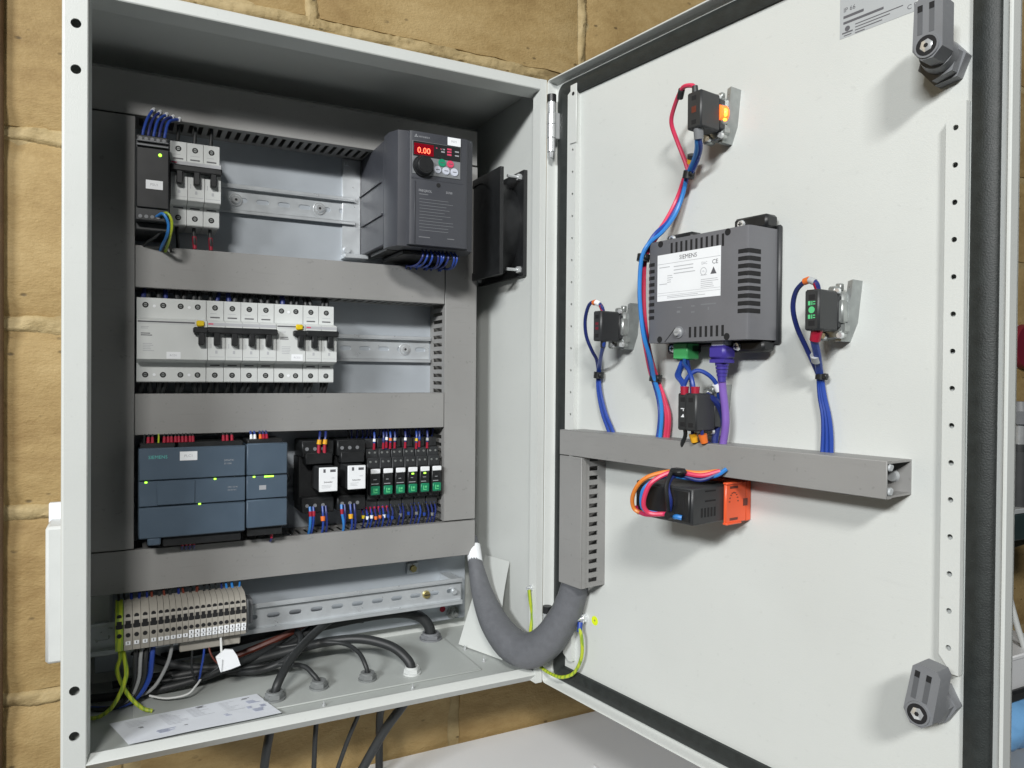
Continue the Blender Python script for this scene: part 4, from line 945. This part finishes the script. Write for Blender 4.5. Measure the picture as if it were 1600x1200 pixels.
for i in range(9):
    v = 477.5-i*6.35
    q = MB(); q.box(302, 311, v-1.9, v+1.9, 28.5, 29.15, 0, .2); q.prism([(309, 29.1), (311.9, 28.5), (313.5, 26.2), (314, 14), (312, 14), (311, 26)], v-1.9, v+1.9, 'v'); part('vent_slot', q, 'dark', hm)
    q = MB(); q.box(196.6, 199.6, v-1.9, v+1.9, 14, 27.5, 0, .3); q.box(199.8, 205.6, v-1.7, v+1.7, 28.5, 29.15); part('vent_slot', q, 'dark', hm)
for (u, v) in ((213, 405.5), (291, 405.5), (213, 496), (291, 496)): part('screw_recess', MB().cyl((u, v, 27), (u, v, 29.2), 3.1, 3.1, 14), 'dark', hm)
b = MB(); b.cyl((237, 411.5, 29), (237, 411.5, 30.2), 5.6, 5.4, 20, 1); b.cyl((237, 411.5, 30.2), (237, 411.5, 33), 4, 3.3, 16, 0); b.box(234.5, 239.5, 411.1, 411.9, 33, 33.15, 1); part('earth_screw', b, ['chrome', 'latch'], hm)
part('cover_seam', MB().prism([(219, 403), (220, 403), (233, 415.5), (232.2, 416)], 29.02, 29.15, 'w'), 'dark', hm)
lb = part('label', MB().box(209.5, 284, 441.5, 485.5, 29.05, 29.3, 0, .1), 'label', hm)
text(lb, 'SIEMENS', 247, 480.6, 29.35, 5.6, 'ink', 'CENTER')
text(lb, 'CE', 274.5, 472, 29.35, 5.6, 'ink'); text(lb, 'EAC', 266, 472, 29.35, 3.6, 'inkp', 'CENTER')
q = MB()
q.box(210, 283.6, 476.4, 476.8, 29.3, 29.36); q.box(210, 283.6, 449, 449.3, 29.3, 29.36); q.box(210, 283.6, 446.8, 447.1, 29.3, 29.36)
lines(q, 212, 226, 473.4, 29.3, .7); lines(q, 230, 258, 472.8, 29.3, .8, 0, 3, 3.2); lines(q, 222, 229, 465, 29.3, .6, 0, 4, 2); lines(q, 212, 226, 457.6, 29.3, .6)
lines(q, 262, 282, 457.5, 29.3, .5, 0, 5, 1.7); lines(q, 222, 270, 445.6, 29.3, .5, 0, 2, 1.4); lines(q, 262, 272, 461.4, 29.3, .5)
part('printed_line', q, 'inkp', lb)
q = MB(); q.prism([(272.8, 461.5), (279.6, 461.5), (276.2, 467.8)], 29.3, 29.38, 'w'); part('triangle_mark', q, 'ink', lb)
q = MB()
for r0, r1 in ((3.6, 3.0),):
    n = 20; vs = [(265+rr*math.cos(2*math.pi*i/n), 464.8+rr*math.sin(2*math.pi*i/n), 29.38) for rr in (r0, r1) for i in range(n)]; q.add(vs, [(i, (i+1) % n, n+(i+1) % n, n+i) for i in range(n)])
part('round_mark', q, 'inkp', lb, fix=False); text(lb, 'UL', 265, 464.8, 29.35, 2.6, 'inkp', 'CENTER')
q = MB()
for (u, v, w_, h) in ((234, 434, 6, 1), (234, 429.5, 4, 2), (251, 434, 4, 1.4), (251, 428.5, 4, 1.4), (262, 434.6, 17, 1.2), (270, 430, 1.5, 2.6)): q.box(u, u+w_, v, v+h, 29.02, 29.1)
part('moulded_mark', q, 'latch', hm)
gc = thing('green_connector', 'green plug-in power connector under the touch panel', 'connector', DOOR, (226, 386, 8))
b = MB(); b.box(216, 234, 387, 402.3, -3, 14, 0, 1); part('plug_body', b, 'greenl', gc)
b = MB(); b.box(219, 231, 386.4, 387.1, 0, 11); part('wire_entry', b, 'green', gc)
ec = thing('network_cable', 'purple network cable with dark violet plug under the touch panel', 'cable', DOOR, (274, 372, 14))
b = MB(); b.box(266.5, 281, 396, 403, 7, 20, 0, 1); part('plug', b, 'btnw', ec)
b = MB(); b.box(264.5, 283, 386, 399, 5, 22, 0, 2.5); b.prism([(266, 6), (281.5, 6), (281.5, 21), (266, 21)], 383, 386.2, 'v')
for i in range(4): b.cyl((274, 383-i*3.2, 13.5), (274, 380.4-i*3.2, 13.5), 6.3-i*.5, 6.0-i*.5, 16)
b.cyl((274, 383, 13.5), (274, 366, 13.5), 5, 3.6, 14); part('boot', b, 'wviolet', ec)
part('sheath', MB().tube([(274, 372, 13.5), (273, 360, 11), (273.6, 341, 8), (273.5, 326, 7), (269, 308, 5), (266, 298, 4)], 3.5, 12, 0, 6), 'wpurple', ec)

# ================================================================== DOOR: push button contact blocks
def button(label, s0, s1, z0, z1, face, h1=38, nblk=1, lit=False, extra=None):
    t = thing('push_button_rear', label, 'push button', DOOR, ((s0+s1)/2, z0, -12), 'push button contact blocks on the door')
    zc = (z0+z1)/2; sc_ = (s0+s1)/2-1
    b = MB(); b.cyl((sc_-2, zc, -11.9), (sc_-2, zc, -3), 10, 10, 24, 0)
    b.box(sc_-11, sc_+9, zc-17, zc+16, -4, 7, 0, 2); b.box(sc_-14, sc_-7, zc-22, zc-11, -3, 9, 0, 1.4); b.box(sc_-4, sc_+3, zc+13, zc+20.5, -3, 9, 0, 1.4); b.box(sc_-7, sc_+7, zc-21, zc-14, -2, 7, 0, 1.2); b.box(sc_+4, sc_+10, zc-9, zc+9, 0, 10, 0, 1.2); b.box(sc_-1, sc_+4, zc+17, zc+23, -2, 3, 0, .8)
    part('mounting_collar', b, 'zamak', t)
    b = MB(); b.prism([(sc_+9.5, zc+24), (sc_+13.5, zc+25), (sc_+10, zc-8), (sc_+4, zc-23), (sc_-1, zc-23), (sc_+6, zc-6)], -11.9, 2.5, 'w'); part('locking_lever', b, 'lever', t)
    b = MB()
    for a in (-1, 1): b.cyl((sc_+a*7, zc-18.5, 7), (sc_+a*7, zc-18.5, 10), 2.8, 2.4, 10)
    b.cyl((sc_+5, zc+16, 8.5), (sc_+5, zc+16, 11), 2.6, 2.2, 10); part('collar_screw', b, 'chrome', t)
    w = (s1-s0)/nblk
    for k in range(nblk):
        a0, a1 = s0+k*w+.2, s0+(k+1)*w-.2; hh = h1-(4 if (nblk > 1 and k == 0) else 0)
        b = MB(); b.box(a0, a1, z0, z1, 12, hh, 0, 1.4); b.box(a0+.8, a1-.4, z0+3, z1-3, 3, 12.5, 0, 1)
        blk = part('contact_block', b, 'charcoal', t)
        q = MB(); c = (a0+a1)/2
        for v in (z0+5.5, z1-6): q.box(c-2.6, c+2.6, v-2, v+2, hh-.3, hh+.12)
        part('wire_port', q, 'dark', blk)
        if face:
            q = MB(); v = zc
            if face == 'pcbg':
                for d in (5.2, -5.2): q.box(c-3, c-1, v+d-1.6, v+d+1.6, hh, hh+.15); q.box(c-.2, c+.6, v+d-1.6, v+d+1.6, hh, hh+.15); q.box(c+1.2, c+3, v+d+.6, v+d+1.4, hh, hh+.15); q.box(c+1.2, c+3, v+d-1.2, v+d-.4, hh, hh+.15)
                q.cyl((c, v, hh), (c, v, hh+.2), 2.6, 2.6, 16)
            elif face == 'crimson':
                for d in (2.4, -2.4): q.box(c-2.2, c+2.2, v+d-1.4, v+d+1.4, hh, hh+.15)
            elif face == 'label':
                q.box(c-2, c+2, v+2.4, v+3.2, hh, hh+.15); q.box(c+.6, c+1.4, v+.6, v+3, hh, hh+.15)
                q.prism([(c-2, v-5), (c+2, v-5), (c+1, v-2)], hh, hh+.15, 'w')
            else: q.box(c-2.6, c+2.6, v-2.6, v+3, hh, hh+.15)
            if not (nblk > 1 and k == 1): part('contact_mark', q, face, blk)
    if lit:
        q = MB(); q.cyl((sc_+4, zc+1, 4), (sc_+4, zc+1, 12.5), 9.2, 8.2, 24, 0)
        part('lamp', q, 'ledo', t)
        q = MB(); q.box(sc_+10.5, sc_+13.5, zc-3, zc+4, 6.5, 10.2, 0, 1); q.box(sc_+8, sc_+12, zc-6.4, zc-4.2, 5.5, 9, 0, .6); part('lamp_core', q, 'ledo2', t)
    return t
button('contact block with glowing amber lamp high on the door', 251, 268, 592, 625, 'wbrown', lit=True)
button('contact block with dark red mark left of the touch panel', 128, 141, 406.5, 437.5, 'crimson')
button('contact block with bright green marks right of the touch panel', 371, 384, 406.5, 438, 'pcbg')
button('double contact block below the touch panel', 240, 266, 321.5, 355.5, 'label', nblk=2)

# ---- door wiring
def tie(t, p, r, ax=(0, 1, 0), h=5, m='black'):
    a = Vector(ax).normalized()*h/2; P = Vector(p); b = MB(); b.cyl(P-a, P+a, r, r, 14); x = a.orthogonal().normalized(); b.box(P.x+r*.5, P.x+r*.5+4, P.y-2, P.y+2, P.z, P.z+4.5, 0, .6); return part('cable_tie', b, m, t)
t = bundle('wire_bundle', 'red and blue wire loom running from the amber lamp down to the duct', 'wires', DOOR, (190, 305, 0))
wire(t, [(258, 616, 34), (257, 629, 34), (250, 634, 33), (238, 635, 30), (222, 625, 22), (213, 614, 16), (213.5, 599, 9), (218, 582, 4), (221, 569.5, 1)], 2.1, 'wred')
wire(t, [(258, 594, 33), (257, 584, 30), (250, 578, 22), (238, 573, 12), (224, 566, 3)], 2.5, 'wlblue')
wire(t, [(261, 594, 33), (259.5, 584, 30), (253, 578, 21), (241, 572, 11), (226, 564, 2)], 2.1, 'wblue')
wire(t, [(221.2, 569, 2), (213.2, 550.2, -2), (206.4, 529, 2), (202.9, 511, 16), (199, 498.8, 30), (193, 485.5, 33.5), (190.4, 462.4, 33.5), (191.6, 437.5, 33.5), (194, 409.6, 31), (192.4, 388.1, 20), (184.4, 369.3, 6), (186.8, 350.1, 0), (189.7, 331, 0), (186.6, 300, 0)], 2.1, 'wlblue')
wire(t, [(223, 567.6, 2), (208.2, 545.2, -4), (201.9, 523, 6), (199.7, 507, 24), (191, 485.9, 31), (188, 462.6, 31), (189, 437.6, 31), (190.7, 406.7, 25), (180.8, 369.3, 4), (183.3, 346.8, -2), (185.3, 327.5, -2), (181.3, 300, -2)], 2.1, 'wblue')
wire(t, [(218.5, 569.5, 0), (203.3, 546.1, -4), (197.7, 523.7, 6), (195, 503, 22), (187, 486.5, 27), (184.8, 457, 27), (186.9, 425.6, 27), (185.1, 394.5, 18), (177.8, 369.3, 2), (187.7, 343.7, -4), (192.4, 327.8, -4), (189.3, 300, -4)], 2.1, 'wred')
wire(t, [(220.5, 569, -2), (206, 548, -7), (199.7, 526, 2), (196.5, 505, 18), (189, 486.5, 24), (186.8, 457, 24), (188.9, 425.6, 24), (187.1, 394.5, 15), (182, 369.3, -1), (190, 343.7, -6), (194.4, 327.8, -6), (191.5, 300, -6)], 2.0, 'wred')
tie(t, (223, 564, 2), 5.6, (.25, 1, 0), 7); tie(t, (190.5, 485.8, 29), 6.2, (.1, 1, -.1), 7); tie(t, (182, 369, 1), 6.4, (.15, 1, 0), 7)
b = MB(); b.cyl((232, 629.8, 25.5), (238, 634.6, 30), 3.1, 3.1, 12); part('wire_marker', b, 'charcoal', t)
b = MB(); b.cyl((230, 573, 6), (231.5, 576.5, 7.5), 4.6, 4.6, 12, 0); b.cyl((231.5, 576.5, 7.5), (233, 580, 9), 4.4, 4.4, 12, 1); part('wire_marker', b, ['amber', 'charcoal'], t)
b = MB(); b.cyl((257.5, 624, 34), (257, 631, 34), 3., 2.6, 12); part('wire_end', b, 'charcoal', t)
b = MB(); b.cyl((260, 594, 32.5), (258.8, 584, 30), 4.6, 4.2, 12); part('wire_end', b, 'latch', t)
t = bundle('wire_bundle', 'blue wires looping from the red marked contact block down to the duct', 'wires', DOOR, (100, 300, 0))
wire(t, [(137, 435, 31), (136, 442, 33), (129, 447, 34), (117, 445.5, 33), (105, 431, 28), (99, 413.6, 21), (98.3, 398, 12), (97, 388.5, 4), (91.5, 375, -4)], 1.9, 'wdblue')
for d in (0, 3.4): wire(t, [(136+d*.4, 408, 31), (134+d*.3, 402, 29), (118, 391, 17), (91+d*.6, 375.9, -4), (89+d, 354.6, -6), (96+d*1.6, 330, -6), (106+d*2, 311.5, -6), (113+d*2, 297, -6)], 2.0, 'wblue')
tie(t, (92, 371.5, -4), 5.6, (.1, 1, 0), 7)
b = MB(); b.cyl((128, 447, 34), (134, 444.5, 33.5), 2.8, 2.8, 12, 0); b.cyl((124.5, 446.8, 33.8), (128, 447, 34), 2.9, 2.9, 12, 1); b.cyl((134.5, 443.5, 33), (137, 436, 31.5), 2.4, 2.1, 12, 2); part('wire_marker', b, ['label', 'orange', 'red'], t)
b = MB(); b.cyl((137, 408, 31), (133, 401, 28), 3.2, 2.8, 12); part('wire_end', b, 'charcoal', t)
t = bundle('wire_bundle', 'blue wires looping from the green marked contact block down to the duct', 'wires', DOOR, (360, 305, 0))
wire(t, [(379, 436, 31), (378, 443, 33), (371, 446, 33), (358, 440, 28), (350, 427.5, 21), (349, 412.1, 14), (353, 396.5, 8), (357.4, 380.9, 2), (359.6, 370, -3)], 2.0, 'wdblue')
for d in (0, 2.6, 5.2): wire(t, [(376+d*.6, 408, 30), (373+d*.5, 400, 29), (367+d*.5, 388.1, 15), (358.4+d*.5, 371.5, -3), (358+d*.8, 354.8, -6), (361+d, 339.2, -6), (361.5+d*1.3, 323.7, -6), (360.5+d*1.6, 300, -6)], 1.9, 'wblue')
tie(t, (360.5, 371.5, -4), 5, (.1, 1, 0), 5)
b = MB(); b.cyl((372, 446.2, 33), (377, 443.8, 33), 2.7, 2.7, 12, 0); b.cyl((367.5, 445.2, 32.2), (372, 446.2, 33), 2.8, 2.8, 12, 1); b.cyl((377.2, 443.5, 32.8), (379, 436.5, 31.2), 2.4, 2.1, 12, 2); part('wire_marker', b, ['sticker', 'orange', 'red'], t)
b = MB(); b.cyl((377.5, 408, 30), (374.5, 399, 28.5), 4.4, 4., 12, 0); part('wire_end', b, 'red', t)
b = MB(); b.cyl((364.5, 384, 10), (366.5, 388.4, 15), 4., 4., 12, 0); part('wire_marker', b, 'sticker', t)
t = bundle('wire_bundle', 'blue wires arching between the green connector and the double contact block', 'wires', DOOR, (250, 310, 20))
for d in (0, 3): wire(t, [(222+d, 388, 6), (224+d, 378, 14), (233+d, 371, 27), (244+d*.6, 364, 32), (246+d*.5, 352, 31)], 2.0, 'wblue')
wire(t, [(226, 388, 8), (236, 382, 20), (250, 376, 30), (257, 366, 33), (258.5, 353, 32)], 2.0, 'wblue')
wire(t, [(229, 387, 8), (240, 378, 18), (249, 368, 26), (254.5, 352, 31)], 1.6, 'wdblue')
wire(t, [(244, 356, 32), (250, 369, 32), (258, 376, 28), (266, 371, 20), (268.5, 360, 12), (262, 340, 2), (259, 325, 2), (257, 300, 2)], 2.0, 'wblue')
wire(t, [(262, 354, 20), (266, 346, 9), (264, 335, 2), (260, 320, 3), (258, 300, 4)], 3.4, 'wdblue')
for (u, w_) in ((246.5, 31.5), (259.5, 32)): b = MB(); b.cyl((u, 361.5, w_), (u, 354, w_), 4., 3.6, 12); part('wire_end', b, 'red', t)
b = MB(); b.cyl((268, 364, 15), (268.5, 358, 11), 3., 3., 12); part('wire_marker', b, 'label', t)
wire(t, [(246, 324, 30), (244, 316, 27), (238, 308, 24), (236, 300, 18)], 1.9, 'wblack', 8, 4)
for (u, m) in ((253, 'amber'), (264, 'orange')):
    wr = wire(t, [(u, 324, 28), (u, 315, 26), (u+1, 308, 16), (u+1, 300, 8)], 1.6, 'wdblue', 8, 3); ferrule(wr, (u, 318.5, 27), (u+.6, 311, 25), 4., m, 'wire_marker')

# ================================================================== DOOR: temperature controller
tcn = thing('temperature_controller', 'black panel meter with orange clip hanging under the door duct', 'controller', DOOR, (250, 243, -12))
b = MB(); b.box(218, 285, 243.5, 275, 14, 64, 0, 1.2); b.box(219.5, 283.5, 245, 273.5, -11.9, 14.5); part('case', b, 'charcoal', tcn)
b = MB(); b.box(220, 283, 245.5, 273, 64, 66, 0, 1); part('terminal_cover', b, 'black', tcn)
for i in range(5): part('vent_slot', MB().box(285.02, 285.2, 249.5, 257.5, 34+i*4.2, 36.2+i*4.2), 'dark', tcn)
for (z, a, c) in ((271, 34, 48), (262.5, 34, 48)): part('vent_slot', MB().box(285.02, 285.2, z, z+1.4, a, c), 'dark', tcn)
for i in range(3): part('vent_slot', MB().box(276+i*-5, 278+i*-5, 259, 265.5, 66.02, 66.2), 'dark', tcn)
b = MB(); b.box(215, 288, 241, 277.5, -11.9, -4, 0, 1); b.box(285.2, 288.4, 241.5, 277, -4, 24, 0, .8); b.box(214.6, 217.8, 241.5, 277, -4, 24, 0, .8); b.box(285.4, 290, 240.5, 242.4, 4, 25, 0, .5); b.box(285.4, 290, 276, 277.8, 4, 25, 0, .5)
part('mounting_clip', b, 'clip', tcn)
b = MB(); b.box(288.42, 288.6, 244, 246.2, 8, 19); b.box(288.42, 288.6, 272, 274.2, 8, 19); b.box(288.42, 288.7, 255.5, 262, -5.5, .5)
for a in range(10, 171, 20): b.box(288.42, 288.55, 259+9.5*math.sin(math.radians(a))-.5, 259+9.5*math.sin(math.radians(a))+.5, 13.5+6*math.cos(math.radians(a))-1, 13.5+6*math.cos(math.radians(a))+1)
part('clip_slot', b, 'wbrown', tcn)
t = bundle('wire_bundle', 'orange red and blue wires curling over the black panel meter', 'wires', DOOR, (245, 250, 70))
wire(t, [(240, 248.5, 67), (230, 247.5, 70), (224.5, 251, 73), (227, 262, 77), (236, 275, 78), (246, 283, 73), (258, 287, 58), (272, 286, 42), (284, 288, 30)], 1.9, 'worange')
wire(t, [(258, 250, 67), (246, 249.5, 74), (243, 256, 79), (246, 268, 80), (252, 279, 77), (262, 287, 62), (276, 284, 44), (286, 288, 30)], 2.1, 'wred')
wire(t, [(262, 251, 67), (240, 247, 71), (226, 248, 69), (221.5, 251, 67)], 2.0, 'wmag')
wire(t, [(250, 249, 68), (240.5, 252, 76), (240, 263, 79), (245, 274, 78), (256, 283, 66), (270, 281, 46), (284, 284, 34), (290, 290, 26)], 1.9, 'wlblue')
wire(t, [(262, 252, 67), (266, 263, 70), (262, 276, 69), (262, 284, 58), (276, 280, 44), (287, 287, 30)], 1.8, 'wdblue')
wire(t, [(268, 249, 67), (272, 250, 69), (276, 249.5, 67)], 2.2, 'wlblue', 8, 3)
b = MB(); b.tube([(262.5, 251, 69), (264.5, 262, 72), (262.8, 276, 72), (262.5, 287, 66)], 1.9, 8); b.box(258, 272, 284.5, 290.5, 54, 66, 0, 2.5); b.cyl((264, 250, 66.5), (264, 250, 72), 3.6, 3.4, 12); part('cable_tie', b, 'black', t)

# ================================================================== around the cabinet
tb = thing('white_worktop', 'white worktop below the cabinet against the block wall', 'worktop', CAB, (600, -240, 150))
part('top_board', MB().box(150, 1060, -200, -158, -203, 420, 0, 3), 'bench', tb)
part('raised_lid', MB().box(615, 900, -157.9, -153, -60, 400, 0, 2), 'bench', tb)
for u in (190, 1020): part('leg', MB().box(u-25, u+25, -900, -200.2, 330, 400, 0, 2), 'bench', tb)
for u in (190, 1020): part('leg', MB().box(u-25, u+25, -900, -200.2, -180, -110, 0, 2), 'bench', tb)

# things beyond the door's edge
sf = thing('wall_shelf', 'dark teal shelf seen past the edge of the door', 'shelf', CAB, (1420, 105, -50))
part('board', MB().box(1250, 1650, 105, 150, -203, 75, 0, 3), 'dteal', sf)
part('edge_strip', MB().box(1250, 1650, 150.1, 158, -203, 77, 0, 1), 'sticker', sf)
part('bracket', MB().prism([(105, -203), (105, 40), (90, 40), (-40, -190), (-40, -203)], 1500, 1510, 'u'), 'dteal', sf)
mv = thing('steel_fitting', 'dark steel fitting standing on the teal shelf', 'fitting', CAB, (1400, 158, 55))
b = MB(); b.cyl((1400, 158.2, 52), (1400, 250, 52), 26, 24, 24); b.cyl((1400, 250, 52), (1400, 262, 52), 15, 15, 20); part('body', b, 'charcoal', mv)
b = MB(); b.cyl((1400, 262, 52), (1400, 296, 52), 10, 10, 18); part('neck', b, 'chrome', mv)
b = MB(); b.cyl((1400, 296, 52), (1400, 318, 52), 17, 20, 24); b.cyl((1400, 318, 52), (1400, 334, 52), 20, 15, 24); part('cap', b, 'latch', mv)
rd = thing('red_sign_disc', 'round crimson disc on the wall beyond the door', 'disc', CAB, (1880, 440, -205))
b = MB(); b.cyl((1886, 447, -205), (1886, 447, -190), 52, 50, 32); part('disc', b, 'crimson', rd)
part('backplate', MB().box(1828, 1950, 398, 497, -207, -205.2, 0, 1), 'sticker', rd)
bn = thing('side_bench', 'grey side bench beyond the door edge', 'bench', CAB, (1500, -300, 0))
part('top_board', MB().box(1200, 1900, -300, -262, -203, 260, 0, 3), 'sticker', bn)
for u in (1230, 1870): part('leg', MB().box(u-20, u+20, -900, -300.2, 200, 240, 0, 2), 'latch', bn)
bg = MB(); vs = []; n_, m_ = 22, 12; rnd = random.Random(3)
for j in range(m_+1):
    ph = math.pi*j/m_
    for i in range(n_):
        th = 2*math.pi*i/n_; r = math.sin(ph)*(1+.10*math.sin(5*th+3*ph)+.06*math.sin(11*th-4*ph)+rnd.uniform(-.05, .05))
        vs.append((1400+78*r*math.cos(th), -214-47*math.cos(ph)*(1+.05*math.sin(7*th)), 40+42*r*math.sin(th)))
bg.add(vs, [(j*n_+i, j*n_+(i+1) % n_, (j+1)*n_+(i+1) % n_, (j+1)*n_+i) for j in range(m_) for i in range(n_)])
single('plastic_bag', bg, 'bagblue', CAB, (1400, -262, 40), 'crumpled light blue plastic bag on the side bench', 'bag', sharp=60)
bx = thing('white_tub', 'white plastic tub with a dark base behind the door edge', 'tub', CAB, (1400, -165, 20))
part('base', MB().box(1320, 1480, -165, -146, -60, 74, 0, 4), 'black', bx)
b = MB(); b.prism([(-146, -58), (-146, 66), (-84, 76), (-84, -64)], 1325, 1475, 'u'); b.box(1318, 1482, -90, -82, -70, 80, 0, 2); part('tub', b, 'bench', bx)
single('white_cable', MB().tube([(1402, -84, 66), (1400, -40, 52), (1398, 20, 38), (1396, 104, 30)], 5, 10), 'white', CAB, (1400, -84, 60), 'white cable dropping to the tub behind the door edge', 'cable')
